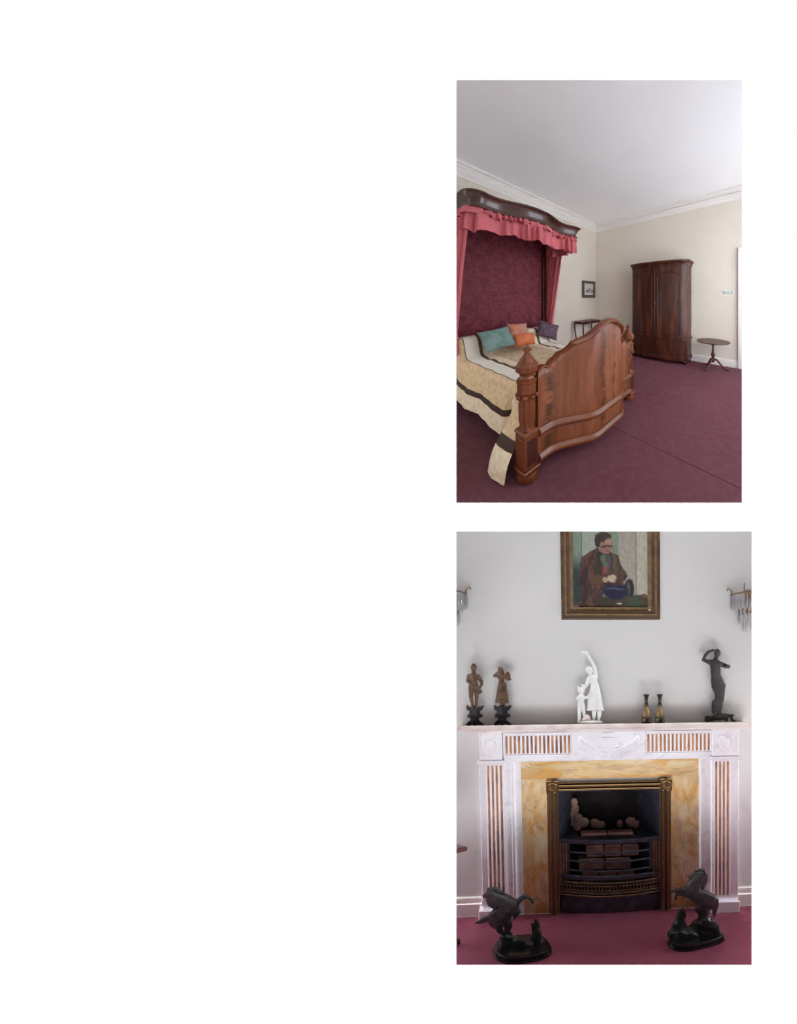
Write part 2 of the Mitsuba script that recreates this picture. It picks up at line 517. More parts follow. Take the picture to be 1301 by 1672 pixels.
# the oil painting over the fireplace: flat paint, in units of the design sketch
def painting(p, n, uv):
    X, Y = 190 + uv.x * 885, 920 - uv.y * 885
    br = fbm(uv.x * 40, uv.y * 22, 0.0, 3)
    wob = 26 * (fbm(uv.x * 16, uv.y * 16, 2.0, 3) - .5)
    Xw, Yw = X + wob, Y + 26 * (fbm(uv.x * 16 + 9, uv.y * 16, 5.0, 3) - .5)

    def ell(cx, cy, a, b, soft=.18):
        d = dr.sqrt(dr.square((Xw - cx) / a) + dr.square((Yw - cy) / b))
        return smoothstep(1 + soft, 1 - soft, d)

    def poly(pts, soft=9):
        inside = mi.Bool(False)
        dist = mi.Float(1e9)
        for (x0, y0), (x1, y1) in zip(pts, pts[1:] + pts[:1]):
            ex, ey = x1 - x0, y1 - y0
            wx, wy = Xw - x0, Yw - y0
            t = dr.clip((wx * ex + wy * ey) / (ex * ex + ey * ey), 0, 1)
            dist = dr.minimum(dist, dr.square(wx - ex * t) + dr.square(wy - ey * t))
            if y0 != y1:
                hit = ((y0 > Yw) != (y1 > Yw)) & (Xw < (x1 - x0) * (Yw - y0) / (y1 - y0) + x0)
                inside = inside ^ hit
        d = dr.sqrt(dist)
        return smoothstep(-soft, soft, dr.select(inside, d, -d))

    def bar(x0, x1, y0, y1, s=5):
        return smoothstep(x0 - s, x0 + s, Xw) * smoothstep(x1 + s, x1 - s, Xw) * smoothstep(y0 - s, y0 + s, Yw) * smoothstep(y1 + s, y1 - s, Yw)

    def rgb(*c):
        return mi.Color3f(*S(*c))
    c = mix(S(118, 138, 120), S(38, 62, 66), smoothstep(260, 520, Yw))
    c = mix(c, rgb(150, 158, 142), smoothstep(300, 318, Xw))
    c = mix(c, rgb(116, 138, 110), smoothstep(625, 640, Xw))
    c = mix(c, rgb(158, 150, 136), smoothstep(715, 735, Xw))
    c = mix(c, rgb(172, 166, 144), smoothstep(924, 932, X))
    c = mix(c, rgb(92, 92, 78), smoothstep(7, 3, dr.abs(X - 926)) * .8)
    c = mix(c, rgb(70, 90, 80), smoothstep(7, 3, dr.abs(X - 308)) * .8)
    c = mix(c, rgb(78, 100, 78), smoothstep(7, 3, dr.abs(X - 630)) * .7)
    c = mix(c, rgb(72, 60, 46), poly([(190, 860), (420, 800), (880, 750), (1075, 760), (1075, 930), (190, 930)]))
    c = mix(c, rgb(60, 72, 50), ell(900, 840, 90, 70))
    c = mix(c, rgb(112, 76, 58), bar(985, 1075, 760, 800))
    c = mix(c, rgb(44, 42, 38), ell(845, 680, 62, 100))
    c = mix(c, rgb(78, 84, 72), ell(835, 690, 24, 70) * .8)
    coat = poly([(300, 350), (360, 300), (480, 245), (560, 250), (645, 285), (725, 325), (752, 420), (825, 545), (790, 600), (700, 640), (590, 690), (520, 790), (450, 900), (330, 905), (265, 880), (290, 700), (262, 560), (285, 440)])
    c = mix(c, mix(S(74, 44, 42), S(92, 62, 48), smoothstep(.4, .65, br)), coat)
    c = mix(c, rgb(52, 50, 44), coat * ell(520, 430, 70, 120) * .8)
    c = mix(c, rgb(96, 66, 44), coat * ell(470, 590, 110, 50) * .9)
    c = mix(c, rgb(48, 38, 42), coat * ell(330, 640, 60, 200) * .6)
    c = mix(c, rgb(42, 46, 40), poly([(480, 240), (560, 270), (600, 330), (560, 360), (500, 320)]))
    c = mix(c, rgb(88, 104, 76), poly([(520, 330), (570, 320), (600, 420), (590, 540), (560, 470)]))
    c = mix(c, rgb(70, 86, 92), poly([(585, 330), (640, 330), (620, 520), (600, 520)]) * .8)
    c = mix(c, rgb(78, 84, 60), poly([(650, 300), (700, 340), (720, 480), (680, 520), (660, 420)]) * .9)
    c = mix(c, rgb(162, 40, 48), bar(545, 572, 440, 535, 8))
    c = mix(c, rgb(120, 44, 46), bar(640, 662, 380, 470, 8) * .8)
    c = mix(c, rgb(34, 34, 64), ell(690, 715, 150, 100))
    c = mix(c, rgb(74, 86, 118), ell(680, 690, 110, 12) * .7)
    c = mix(c, rgb(84, 42, 46), ell(690, 620, 90, 34) * .8)
    c = mix(c, rgb(60, 52, 42), poly([(480, 720), (560, 780), (700, 830), (640, 905), (470, 905)]) * .9)
    c = mix(c, rgb(182, 158, 126), ell(650, 580, 52, 42))
    c = mix(c, rgb(170, 146, 112), ell(572, 592, 36, 28))
    c = mix(c, rgb(152, 108, 92), ell(580, 212, 82, 100))
    c = mix(c, rgb(150, 84, 78), ell(570, 262, 46, 30) * .7)
    c = mix(c, rgb(66, 52, 44), ell(560, 115, 92, 58))
    c = mix(c, rgb(62, 50, 42), ell(492, 170, 30, 70))
    c = mix(c, rgb(168, 124, 104), ell(610, 170, 40, 34) * .8)
    c = mix(c, rgb(50, 36, 36), bar(525, 655, 216, 232, 5) * .9)
    c = mix(c, rgb(120, 62, 58), bar(580, 635, 268, 280, 5) * .8)
    c = mix(c, rgb(196, 186, 160), bar(705, 762, 852, 868, 5) * .9)
    c = mix(c, rgb(176, 170, 160), bar(215, 268, 882, 892, 4) * .8)
    g_ = mi.luminance(c)
    fine_ = fbm(uv.x * 130, uv.y * 60, 4.0, 2)
    return (mi.Color3f(g_ * .22) + c * .78) * (.56 + .36 * br + .26 * fine_)


mat('mat_painting', painting, .45, .4)

# ================================================================== the page
# a sheet of white paper with two rectangular windows cut in it, the rooms stand behind
PY = .93
def page_pt(u, v):
    return (u - 978) / 340 * PY, EYE + (486 - v) / 340 * PY
def page_rect(u0, v0, u1, v1):
    (a, b), (c, d) = page_pt(u0, v0), page_pt(u1, v1)
    return sbox(min(a, c), min(b, d), max(a, c), max(b, d))
sheet = page_rect(-100, -330, 1560, 1732).difference(page_rect(745, 131, 1211, 821)).difference(page_rect(745, 868, 1227, 1576))  # sheet runs on out of view at the top to shade the bedroom ceiling
put('page', plate(sheet, PY, PY + .0006), 'mat_page', label='white blank printed page with two rectangular openings that frame the rooms', cat='page')

# added grey ground, out of view, cuts the light from below
mat('mat_added_ground', S(120, 120, 122), .9, .1)
put('floor_002', (np.array([[-30, .92, -2.46], [30, .92, -2.46], [30, -40, -2.46], [-30, -40, -2.46]], float), np.array([[0, 3, 2, 1]])), 'mat_added_ground', kind='structure', label='added grey ground out of view, dimming the light from below')

# ================================================================== bedroom shell
CEIL = 3.71
def quad(pts, room, key, m, **k):
    return put(key, (np.array(pts, float), np.array([[0, 1, 2, 3]])), m, room, **k)


LP, LQ = 5.0, 6.9
wl = sbox(0, 0, LQ, CEIL).difference(sbox(5.2, .4, 6.3, 2.0))
v, f = plate(wl, -.12, 0)
put('wall_left', (np.column_stack([v[:, 1], v[:, 0], v[:, 2]]), f), 'mat_wall_bed', BED, kind='structure', label='warm cream plaster wall behind the bed')
k = quad([[-.06, 5.2, .4], [-.06, 6.3, .4], [-.06, 6.3, 2.0], [-.06, 5.2, 2.0]], BED, 'unseen_window_1', None, kind='structure', label='bright pane in the bed wall, out of view, lighting the near side of the bed')
scene[k]['emitter'] = {'type': 'area', 'radiance': {'type': 'rgb', 'value': UNSEEN_SIDE_LIGHT}}  # unseen source, placed to brighten the near side of the bed
quad([[0, 0, 0], [LP, 0, 0], [LP, 0, CEIL], [0, 0, CEIL]], BED, 'wall_far', 'mat_wall_bed', kind='structure', label='warm cream plaster wall behind the wardrobe')
def reach(p, y):            # q at which the line p reaches the depth y in front of the camera
    return (6.487 - y - .6 * p) / .8
put('ceiling', (np.array([[0, 0, CEIL], [LP, 0, CEIL], [LP, reach(LP, .96), CEIL], [0, reach(0, .96), CEIL]]), np.array([[0, 1, 2, 3]])), 'mat_ceiling', BED, kind='structure', label='plain white bedroom ceiling')
WZ = (.35, 3.0)
BAYS = ((.25, 1.6), (1.75, 3.1))
wr = Polygon([(0, 0), (3.15, 0), (3.15, CEIL), (0, CEIL)])
for a, b in BAYS:
    wr = wr.difference(sbox(a, WZ[0], b, WZ[1]))
v, f = plate(wr, 0, .12)
put('wall_right', (np.column_stack([LP + v[:, 1], v[:, 0], v[:, 2]]), f), 'mat_wall_bed', BED, kind='structure', label='right wall of the bedroom, out of view, around the tall panes')
for i, (a, b) in enumerate(BAYS):
    k = quad([[LP + .08, a, WZ[0]], [LP + .08, a, WZ[1]], [LP + .08, b, WZ[1]], [LP + .08, b, WZ[0]]], BED, f'unseen_window_{i + 2}', None, kind='structure', label='tall bright sash out of view, lighting the bedroom from the right')
    scene[k]['emitter'] = {'type': 'area', 'radiance': {'type': 'rgb', 'value': UNSEEN_WINDOW_LIGHT}}  # unseen source, lights the bedroom from the right
    put(k + '__sash_bar', join([box(LP + .03, LP + .06, a, b, 1.86, 1.90)] + [box(LP + .03, LP + .06, x - .012, x + .012, *WZ) for x in (a + (b - a) / 3, b - (b - a) / 3)]), 'mat_white_paint', BED)

front = Polygon([(0, 0), (LP, 0), (LP, LQ), (0, LQ)])
def yline(p):   # q where the floor reaches the front edge of the stage (world Y = 1.385)
    return (6.487 - 1.385 - .6 * p) / .8
fl = front.intersection(Polygon([(-.1, -1), (9, -1), (9, yline(9)), (-.1, yline(-.1))]))
v, f = plate(fl, -.02, 0, 'xy')
put('floor', (v, f), 'mat_carpet', BED, kind='structure', label='plum red fitted carpet of the bedroom')
put('floor__carpet_seam', tube([[2.68, 3.172, .0005], [3.3, 3.20, .0005], [4.2, 3.235, .0005]], .0022, 6), 'mat_seam', BED, label='dark seam line across the carpet')

CORN = [(0, 3.47), (.018, 3.47), (.022, 3.50), (.03, 3.52), (.05, 3.545), (.066, 3.575), (.066, 3.590), (.030, 3.592), (.030, 3.612), (.056, 3.622), (.075, 3.655), (.105, 3.67), (.105, 3.70), (.095, 3.709), (0, 3.709)]
put('trim_1', hsweep([[0, LQ], [0, 0]], CORN, -1), 'mat_white_paint', BED, smooth=25, kind='structure', label='white moulded cornice over the bed')
put('trim_2', hsweep([[0, 0], [LP, 0]], CORN, -1), 'mat_white_paint', BED, smooth=25, kind='structure', label='white moulded cornice over the wardrobe')
SKIRT = [(0, 0), (.022, 0), (.022, .115), (.016, .122), (.018, .135), (.01, .15), (0, .152)]
put('baseboard_left', hsweep([[0, LQ], [0, 0]], SKIRT, -1), 'mat_white_paint', BED, kind='structure', label='white skirting board along the bed wall')
put('baseboard_far', hsweep([[0, 0], [3.685, 0]], SKIRT, -1), 'mat_white_paint', BED, kind='structure', label='white skirting board beside the wardrobe')
put('door_1', box(3.80, 4.6, .0, .03, .005, 2.36), 'mat_white_paint', BED, kind='structure', label='white door at the right')
put('door_1__casing', join([box(3.685, 3.80, 0, .05, 0, 2.47, .008), box(3.80, 4.6, 0, .05, 2.36, 2.47, .008), box(4.6, 4.715, 0, .05, 0, 2.47, .008)]), 'mat_white_paint', BED, label='white door casing')

# ================================================================== half-tester bed
QC = 3.36                                       # middle of the bow
def ss(t):
    t = np.clip(t, 0, 1); return t * t * (3 - 2 * t)
def bow(q):
    return 2.565 + .21 * ss((.62 - np.abs(q - QC)) / .45)
TOP = np.array([[0, 1.235], [.07, 1.228], [.12, 1.21], [.18, 1.185], [.25, 1.14], [.32, 1.095], [.38, 1.072], [.405, 1.06], [.42, 1.03], [.47, .985], [.52, .968], [.545, .935], [.58, .915], [.62, .872], [.66, .893], [.70, .885], [.745, .848], [.82, .845]])
def top(q):
    return np.interp(np.abs(q - QC), TOP[:, 0], TOP[:, 1])


bed = thing('half_tester_bed', 'large carved mahogany half-tester bed with a bow-fronted footboard', 'bed')
QN, QF = 4.14, 2.48
def board(q0, q1, zlo, zhi, thick, nu=120, nv=8, off=0.0):
    """bowed board with front, back, top and bottom; uv in metres"""
    q = np.linspace(q0, q1, nu)
    arc = np.concatenate([[0], np.cumsum(np.hypot(np.diff(q), np.diff(bow(q))))])
    lo = zlo(q) if callable(zlo) else np.full(nu, zlo)
    hi = zhi(q) if callable(zhi) else np.full(nu, zhi)
    ts = np.linspace(0, 1, nv)
    loop = [(0, t) for t in ts] + [(1, t) for t in ts[::-1]]
    V, UV = [], []
    for i in range(nu):
        for s, t in loop:
            z = lo[i] + (hi[i] - lo[i]) * t
            V.append([bow(q[i]) + off - s * thick, q[i], z]); UV.append([arc[i], z])
    n = len(loop); F = []
    for i in range(nu - 1):
        for j in range(n):
            l = (j + 1) % n
            F.append([i * n + j, i * n + l, (i + 1) * n + l, (i + 1) * n + j])
    return (np.array(V), np.array(F)), np.array(UV)


m, uv = board(4.085, 2.535, .33, lambda q: top(q) - .012, .035)
put(bed + '__footboard_panel', m, 'mat_veneer', BED, smooth=True, uv=uv, label='flame veneered upper footboard panel')
m, uv = board(4.085, 2.535, .15, .36, .04, nv=4, off=-.004)
put(bed + '__lower_panel', m, 'mat_veneer', BED, smooth=True, uv=uv, label='flame veneered panel below the moulding')
qs = np.linspace(4.075, 2.545, 90)
path = np.column_stack([bow(qs), qs])
ROUND = [(-.02, -.03), (.012, -.03), (.026, -.018), (.032, 0), (.026, .016), (.012, .024), (.008, .036), (-.02, .036)]
put(bed + '__moulding', hsweep(path, [(o, z + .355) for o, z in ROUND], -1), 'mat_moulding', BED, smooth=50)
put(bed + '__moulding', hsweep(path, [(o, z + .15) for o, z in ROUND], -1), 'mat_moulding', BED, smooth=50)
# thick scrolled top rail over the hump, and the edge bead of the lower shoulders
qs = np.linspace(QC + .41, QC - .41, 70)
def rail(qs, w, h, drop):
    tz = np.interp(np.abs(qs - QC), TOP[:, 0], TOP[:, 1]) - drop
    prof = np.array([(-.05, -h * .6), (-.058, 0), (-.05, h * .55), (-.02, h), (.012, h * .9), (w * .8, h * .5), (w, 0), (w * .7, -h * .45), (.012, -h * .6)])
    dz = np.gradient(tz, qs)
    V = []
    for q, z, g in zip(qs, tz, dz):
        l = math.hypot(1, g)
        for o, y in prof:
            V.append([bow(q) + o, q - y * g / l, z + y / l])
    n = len(prof); F = []
    for i in range(len(qs) - 1):
        for j in range(n):
            l = (j + 1) % n
            F.append([i * n + j, (i + 1) * n + j, (i + 1) * n + l, i * n + l])
    c0 = len(V); V += [np.mean(V[:n], 0), np.mean(V[-n:], 0)]
    m = arr((np.array(V), np.array(F)))
    F = [list(x) for x in m[1]]
    for j in range(n):
        l = (j + 1) % n
        F += [[c0, j, l], [c0 + 1, (len(qs) - 1) * n + l, (len(qs) - 1) * n + j]]
    return m[0], np.array(F)


put(bed + '__top_rail', rail(qs, .035, .032, .025), 'mat_moulding', BED, smooth=45)
for a, b in ((4.085, QC + .40), (QC - .40, 2.535)):
    put(bed + '__shoulder_bead', rail(np.linspace(a, b, 40), .012, .012, .01), 'mat_post', BED, smooth=45)


def bed_post(q):
    p0 = 2.5
    k = put(bed + '__post', join([
        lathe([(.0, 0), (.055, 0), (.078, .012), (.086, .035), (.08, .06), (.06, .076), (0, .08)], 28, (p0, q, 0)),
        box(p0 - .078, p0 + .078, q - .078, q + .078, .08, .11, .008), box(p0 - .068, p0 + .068, q - .068, q + .068, .105, .385, .012),
        box(p0 - .076, p0 + .076, q - .076, q + .076, .375, .405, .012)]), 'mat_post', BED, smooth=35)
    s = k
    for dp, dq, w in ((.066, 0, 0), (0, .066, 1)):
        for sgn in (1,):
            if w == 0:
                pm = 'mat_dark_wood'  # shade of this face put into the colour as darker wood
                b = box(p0 + .066, p0 + .073, q - .045, q + .045, .14, .35, .006)
            else:
                pm = 'mat_post'
                b = box(p0 - .045, p0 + .045, q + .066, q + .073, .14, .35, .006)
            put(s + '__fielded_panel', b, pm, BED)
    put(s + '__fluted_shaft', lathe([(0, .39), (.062, .39), (.066, .41), (.05, .43), (.056, .47), (.058, .60), (.05, .66), (.046, .70), (0, .70)], 48, (p0, q, 0),
                                    wave=lambda a, z: 1 + (.17 if .42 < z < .68 else .0) * np.cos(8 * a)), 'mat_post', BED, smooth=50)
    sc = [lathe([(0, .62), (.05, .62), (.072, .68), (.078, .695), (0, .70)], 8, (p0, q, 0), math.pi / 8)]
    for a in range(8):
        t = a * math.pi / 4
        c = np.array([p0 + .073 * math.cos(t), q + .073 * math.sin(t), .672])
        sc.append(arr(m3.Manifold.sphere(.021, 12).translate(list(c))))
    put(s + '__leaf_capital', join(sc), 'mat_post', BED, smooth=40)
    put(s + '__octagonal_cap', lathe([(0, .69), (.072, .69), (.077, .70), (.077, .775), (.083, .785), (.083, .80), (.062, .812), (.056, .83), (.062, .846), (.088, .868), (.090, .91), (.080, .925), (.066, .94), (0, .945)], 8, (p0, q, 0), math.pi / 8), 'mat_post', BED, smooth=20)
    put(s + '__finial', lathe([(0, .935), (.062, .935), (.058, .95), (.04, .975), (.026, 1.0), (.018, 1.012), (.016, 1.018), (.034, 1.026), (.035, 1.036), (.02, 1.048), (.01, 1.058), (.009, 1.07), (0, 1.074)], 16, (p0, q, 0)), 'mat_post', BED, smooth=40)


bed_post(QN); bed_post(QF)
for q in (QN - .13, QF + .13):
    put(bed + '__side_rail', box(.6, 2.45, q - .015, q + .015, .24, .42, .006), 'mat_post', BED)
for q in (4.13, 2.475):
    put(bed + '__head_post', box(.55, .635, q - .045, q + .045, 0, 2.595, .012), 'mat_dark_wood', BED)
put(bed + '__headboard', box(.535, .575, 2.5, 4.11, .2, .8, .01), 'mat_dark_wood', BED)
(m, uv) = grid(60, 60, lambda u, v: np.column_stack([.582 + .006 * np.sin(u * 40) * np.sin(v * 46), 2.5 + u * 1.61, .78 + v * 1.83]))
put(bed + '__backcloth', m, 'mat_damask', BED, smooth=True, uv=uv * [1.61, 1.74], label='burgundy damask backcloth at the bed head')

# tester: moulded serpentine canopy
def canopy_path(off=0.0, n=60):
    q = np.linspace(4.135, 2.475, n)
    s = np.abs(q - 3.32)
    p = 1.415 + .135 * ss((.55 - s) / .5) + .05 * ss((s - .60) / .22)
    c = np.linspace(0, 1, 7)
    p0, q0 = float(p[4]), float(q[4])
    arc = np.column_stack([1.33 + (p0 - 1.33) * np.sin(c * math.pi / 2), 4.135 - (4.135 - q0) * (1 - np.cos(c * math.pi / 2))])
    return np.vstack([[[.55, 4.135]], arc, np.column_stack([p, q])[5:], [[.55, 2.475]]])


CP = canopy_path()
TP = [(-.05, 2.485), (.012, 2.485), (.022, 2.492), (.022, 2.508), (.008, 2.515), (.004, 2.53), (.010, 2.56), (.024, 2.595), (.044, 2.625), (.056, 2.637), (.064, 2.642), (.064, 2.658), (.056, 2.664), (-.05, 2.664)]
put(bed + '__tester', hsweep(CP, TP, -1), 'mat_tester', BED, smooth=35, label='dark serpentine moulded tester')
roof = Polygon(list(map(tuple, CP)))
put(bed + '__tester_board', plate(roof, 2.60, 2.615, 'xy'), 'mat_dark_wood', BED)

# valance hanging under the tester: two rows of gathered cloth
def resample(path, n):
    d = np.concatenate([[0], np.cumsum(np.linalg.norm(np.diff(path, axis=0), axis=1))])
    t = np.linspace(0, d[-1], n)
    return np.column_stack([np.interp(t, d, path[:, k]) for k in (0, 1)]), t


def drape(path, n, nz, zt, zb, amp_t, amp_b, freq, seed, off, scallop=0.0):
    P, t = resample(path, n)
    d = np.gradient(P, axis=0); d /= np.linalg.norm(d, axis=1, keepdims=True)
    nr = np.stack([-d[:, 1], d[:, 0]], 1)
    r = np.random.default_rng(seed)
    ph = np.cumsum(freq * (t[1] - t[0]) * (1 + .7 * np.sin(t * 7 + seed) + .35 * np.sin(t * 17 + 2 * seed)))
    w = np.sin(ph) + .45 * np.sin(2.3 * ph + seed) + .3 * np.sin(.41 * ph + 1)
    V = []
    for k in range(nz):
        s = k / (nz - 1)
        a = amp_t + (amp_b - amp_t) * s ** .8
        zz = zt + (zb - zt) * s + scallop * s * (np.sin(.37 * ph) + .5 * np.sin(ph * .9 + 2))
        q = P + nr * (off + a * w)[:, None]
        V.append(np.column_stack([q, zz]))
    V = np.stack(V, 1).reshape(-1, 3)
    i, j = np.meshgrid(np.arange(n - 1), np.arange(nz - 1), indexing='ij')
    a = (i * nz + j).ravel()
    return V, np.stack([a, a + nz, a + nz + 1, a + 1], 1)


CPi = canopy_path(n=40)
CPi[:, 0] = CPi[:, 0] - .015
val = thing('bed_valance', 'dusty pink gathered valance hanging under the bed tester', 'valance')
put(val + '__skirt', drape(CPi, 520, 12, 2.47, 2.232, .012, .042, 34, 3, .004, .020), 'mat_pink', BED, smooth=True)
put(val + '__heading_frill', drape(CPi, 620, 6, 2.495, 2.42, .008, .032, 60, 5, .026, .016), 'mat_pink', BED, smooth=True)
put(val + '__gather_cord', drape(CPi, 300, 3, 2.452, 2.44, .010, .010, 46, 3, .012), 'mat_pink_trim', BED, smooth=True)


def bed_curtain(q, p_top, p_bot, label, side):
    def fn(u, v):
        z = 2.49 + (.72 - 2.49) * v
        wid = p_top + (p_bot - p_top) * np.clip(v * 1.2, 0, 1)
        p = .60 + (wid - .60) * u
        fold = np.sin(u * 40 + 2 * v) * (.026 + .006 * v) + .012 * np.sin(u * 17 + 1.0)
        return np.column_stack([p, q + side * fold * (1 - .25 * v), z])
    m, uv = grid(140, 24, fn)
    put('bed_curtain', m, 'mat_pink', BED, smooth=True, label=label, cat='curtain', group=None)


bed_curtain(2.425, 1.13, .80, 'dusty pink bed curtain beside the wall picture, right of the burgundy backcloth', 1)
bed_curtain(4.13, 1.40, .98, 'dusty pink bed curtain at the left edge, left of the burgundy backcloth', 1)

# mattress, bedspread and cushions
put('mattress', join([box(.64, 2.44, 2.56, 4.03, .30, .60, .05)]), 'mat_linen', BED, label='cream mattress under the bedspread', cat='mattress')

def zt(p):
    return .635 + .27 * np.exp(-((p - .74) / .15) ** 4) + .004 * np.sin(p * 21)
def spread_fn(u, v):
    p = .60 + 1.865 * v
    S_ = (u * 2 - 1) * 1.69                      # s coordinate: |s|<.69 top, then the side cloth 0..1
    a = np.abs(S_); sg = np.sign(S_)
    h = zt(p)
    top_part = np.clip(a, 0, .69)
    t = np.clip(a - .69, 0, 1)
    near = sg > 0
    tail = ss((p - 2.10) / .12) * near
    L = np.where(near, .50 + .012 * np.sin(p * 7) + .20 * tail, .46) + (h - .635) * .9
    r = .05
    # rounded shoulder then hanging
    d = t * L
    ang = np.clip(d / (r * 1.57), 0, 1) * math.pi / 2
    hang = np.maximum(d - r * 1.57, 0)
    y = top_part + r * np.sin(ang)
    z = h - r * (1 - np.cos(ang)) - hang
    fold = np.sin(p * 11 + .6 * np.sin(p * 5)) * .009 + np.sin(p * 31 + 1) * .003
    y = y + hang * (.16 + .01 * np.sin(p * 6)) + fold * ss(hang / .3)
    # the loose corner that spills on to the carpet beside the foot post
    crease = np.exp(-((p - 2.12) / .05) ** 2) * near
    y = y + tail * .17 * ss((hang - .05) / .5) * (.75 + .25 * np.cos((p - 2.3) * 9)) - crease * .10 * ss(hang / .25)
    z = z + tail * .04 * ss(hang / .6)
    pp = p - tail * .03 * ss(hang / .5)
    z = np.maximum(z, .010 + .012 * (1 + np.sin(p * 40)) * .5)
    tf = ss((p - 2.18) / .2) * (sg < 0)
    y = y + tf * .20 * ss(hang / .35)
    n = .006 * np.sin(p * 26 + S_ * 9) * np.cos(S_ * 21) * (a < .69)
    return np.column_stack([pp, 3.31 + sg * y, z + n])


m, uv = grid(260, 130, spread_fn)
put('bedspread', m, 'mat_spread', BED, smooth=True, uv=np.column_stack([(uv[:, 0] * 2 - 1) * 1.69, .6 + uv[:, 1] * 1.865]),
    label='cream and gold quilted bedspread with brown velvet bands, its corner spilling to the carpet', cat='bedspread')


def cushion(name, c, w, h, th, turn, lean, roll, m, label, puff=1.0):
    def half(sg):
        def fn(u, v):
            x, y = u * 2 - 1, v * 2 - 1
            b = np.clip((1 - x ** 4) * (1 - y ** 4), 0, 1) ** .55
            k = 1 - .10 * (1 - np.abs(y) ** 2) * np.abs(x) ** 3
            k2 = 1 - .10 * (1 - np.abs(x) ** 2) * np.abs(y) ** 3
            return np.column_stack([x * w / 2 * k, sg * th / 2 * b * puff + .004 * np.sin(x * 9 + y * 7) * b, y * h / 2 * k2])
        return fn
    a, uv = grid(28, 24, half(1)); b, _ = grid(28, 24, half(-1))
    R = rz(turn) @ rx(lean) @ ry(roll)
    M = join([a, (b[0], b[1][:, ::-1])])
    put(name, move(M, c, R), m, BED, smooth=True, uv=np.vstack([uv, uv]), label=label, cat='cushion')


H = -math.pi / 2
cushion('teal_cushion', (1.02, 3.62, .86), .47, .33, .13, H - .02, .62, -.10, 'mat_teal', 'teal silk cushion leaning at the left of the bed head')
cushion('peach_cushion', (.93, 3.24, .90), .34, .30, .12, H + .05, .45, .06, 'mat_peach', 'faded peach patterned cushion behind the plain orange cushion')
cushion('orange_cushion', (1.10, 3.235, .80), .34, .20, .15, H + .05, .35, .03, 'mat_orange', 'small plain orange cushion in front of the peach one')
cushion('purple_cushion', (.95, 2.66, .86), .40, .31, .12, H + .25, .5, .40, 'mat_purple', 'purple floral cushion at the right of the bed head')

# ================================================================== wardrobe
wd = thing('wardrobe', 'tall bow-fronted dark mahogany two-door wardrobe against the far wall', 'wardrobe')
WA, WB, WH = 1.47, 2.79, 2.27
def wbow(p):
    s = (p - (WA + WB) / 2) / ((WB - WA) / 2)
    return .45 + .115 * (1 - np.abs(s) ** 2.4) - .06 * np.clip((np.abs(s) - .86) / .14, 0, 1) ** 2
def wpath(a, b, off=0.0, n=40):
    p = np.linspace(a, b, n)
    return np.column_stack([p, wbow(p) + off])
def slab_between(p, z0, z1):
    poly = Polygon([(WA, .03)] + [tuple(x) for x in p] + [(WB, .03)])
    return plate(poly, z0, z1, 'xy')
put(wd + '__carcass', slab_between(wpath(WA, WB), .08, 2.16), 'mat_wardrobe', BED, smooth=30)
WC = [(-.10, 2.15), (.008, 2.15), (.012, 2.17), (.012, 2.20), (.03, 2.215), (.045, 2.235), (.05, 2.255), (.05, 2.27), (-.10, 2.27)]
cpath = np.vstack([[[WA, .02]], wpath(WA, WB), [[WB, .02]]])
put(wd + '__cornice', join([hsweep(cpath, WC, -1), slab_between(wpath(WA, WB), 2.20, 2.268)]), 'mat_wardrobe', BED, smooth=30)
dent = []
for p in np.arange(WA + .02, WB - .01, .035):
    dent.append(box(p, p + .018, wbow(p) + .0, wbow(p) + .022, 2.165, 2.195))
put(wd + '__dentils', join(dent), 'mat_wardrobe', BED, kind='stuff')
PB = [(-.03, .08), (.02, .08), (.02, .15), (.008, .16), (-.03, .16)]
put(wd + '__plinth', hsweep(cpath, PB, -1), 'mat_wardrobe', BED, smooth=30)
def wpanel(a, b, z0, z1, off, th, n=24):
    p = np.linspace(a, b, n)
    o = wbow(p) + off
    poly = Polygon([*zip(p, o), *zip(p[::-1], o[::-1] - th)])
    return plate(poly, z0, z1, 'xy')
mid = (WA + WB) / 2
for a, b in ((WA + .05, mid - .004), (mid + .004, WB - .05)):
    d = put(wd + '__door', wpanel(a, b, .56, 2.13, .016, .02), 'mat_wardrobe', BED, smooth=30)
    # arched panel moulding standing proud of the door
    za, zb = .66, 1.93
    ps, pe = a + .07, b - .07
    arch = [(ps, za)] + [(ps + (pe - ps) * t, zb + .09 * math.sin(math.pi * t) ** .7) for t in np.linspace(0, 1, 24)] + [(pe, za), (ps, za)]
    pts = []
    for (x0, z0), (x1, z1) in zip(arch[:-1], arch[1:]):
        for t in np.linspace(0, 1, 8, endpoint=False):
            x = x0 + (x1 - x0) * t
            pts.append([x, float(wbow(x)) + .018, z0 + (z1 - z0) * t])
    pts.append(pts[0])
    put(d + '__panel_moulding', tube(pts, .009, 6), 'mat_dark_wood', BED, smooth=True)
put(wd + '__waist_moulding', hsweep(cpath, [(-.02, .53), (.022, .53), (.028, .54), (.022, .552), (-.02, .556)], -1), 'mat_wardrobe', BED, smooth=30)
put(wd + '__closing_strip', box(mid - .012, mid + .012, .585, .596, .56, 2.13, .004), 'mat_dark_wood', BED)
put(wd + '__lock_plate', box(mid + .02, mid + .034, .585, .592, 1.28, 1.36), 'mat_brass_knob', BED)
dw = put(wd + '__drawer', wpanel(WA + .05, WB - .05, .19, .52, .014, .02), 'mat_wardrobe', BED, smooth=30)
for p in (WA + .32, WB - .32):
    put(dw + '__knob', move(lathe([(0, 0), (.012, 0), (.01, .015), (.024, .03), (.022, .042), (0, .046)], 16), (p, float(wbow(p)) + .012, .36), rx(-math.pi / 2)), 'mat_dark_wood', BED, smooth=40)
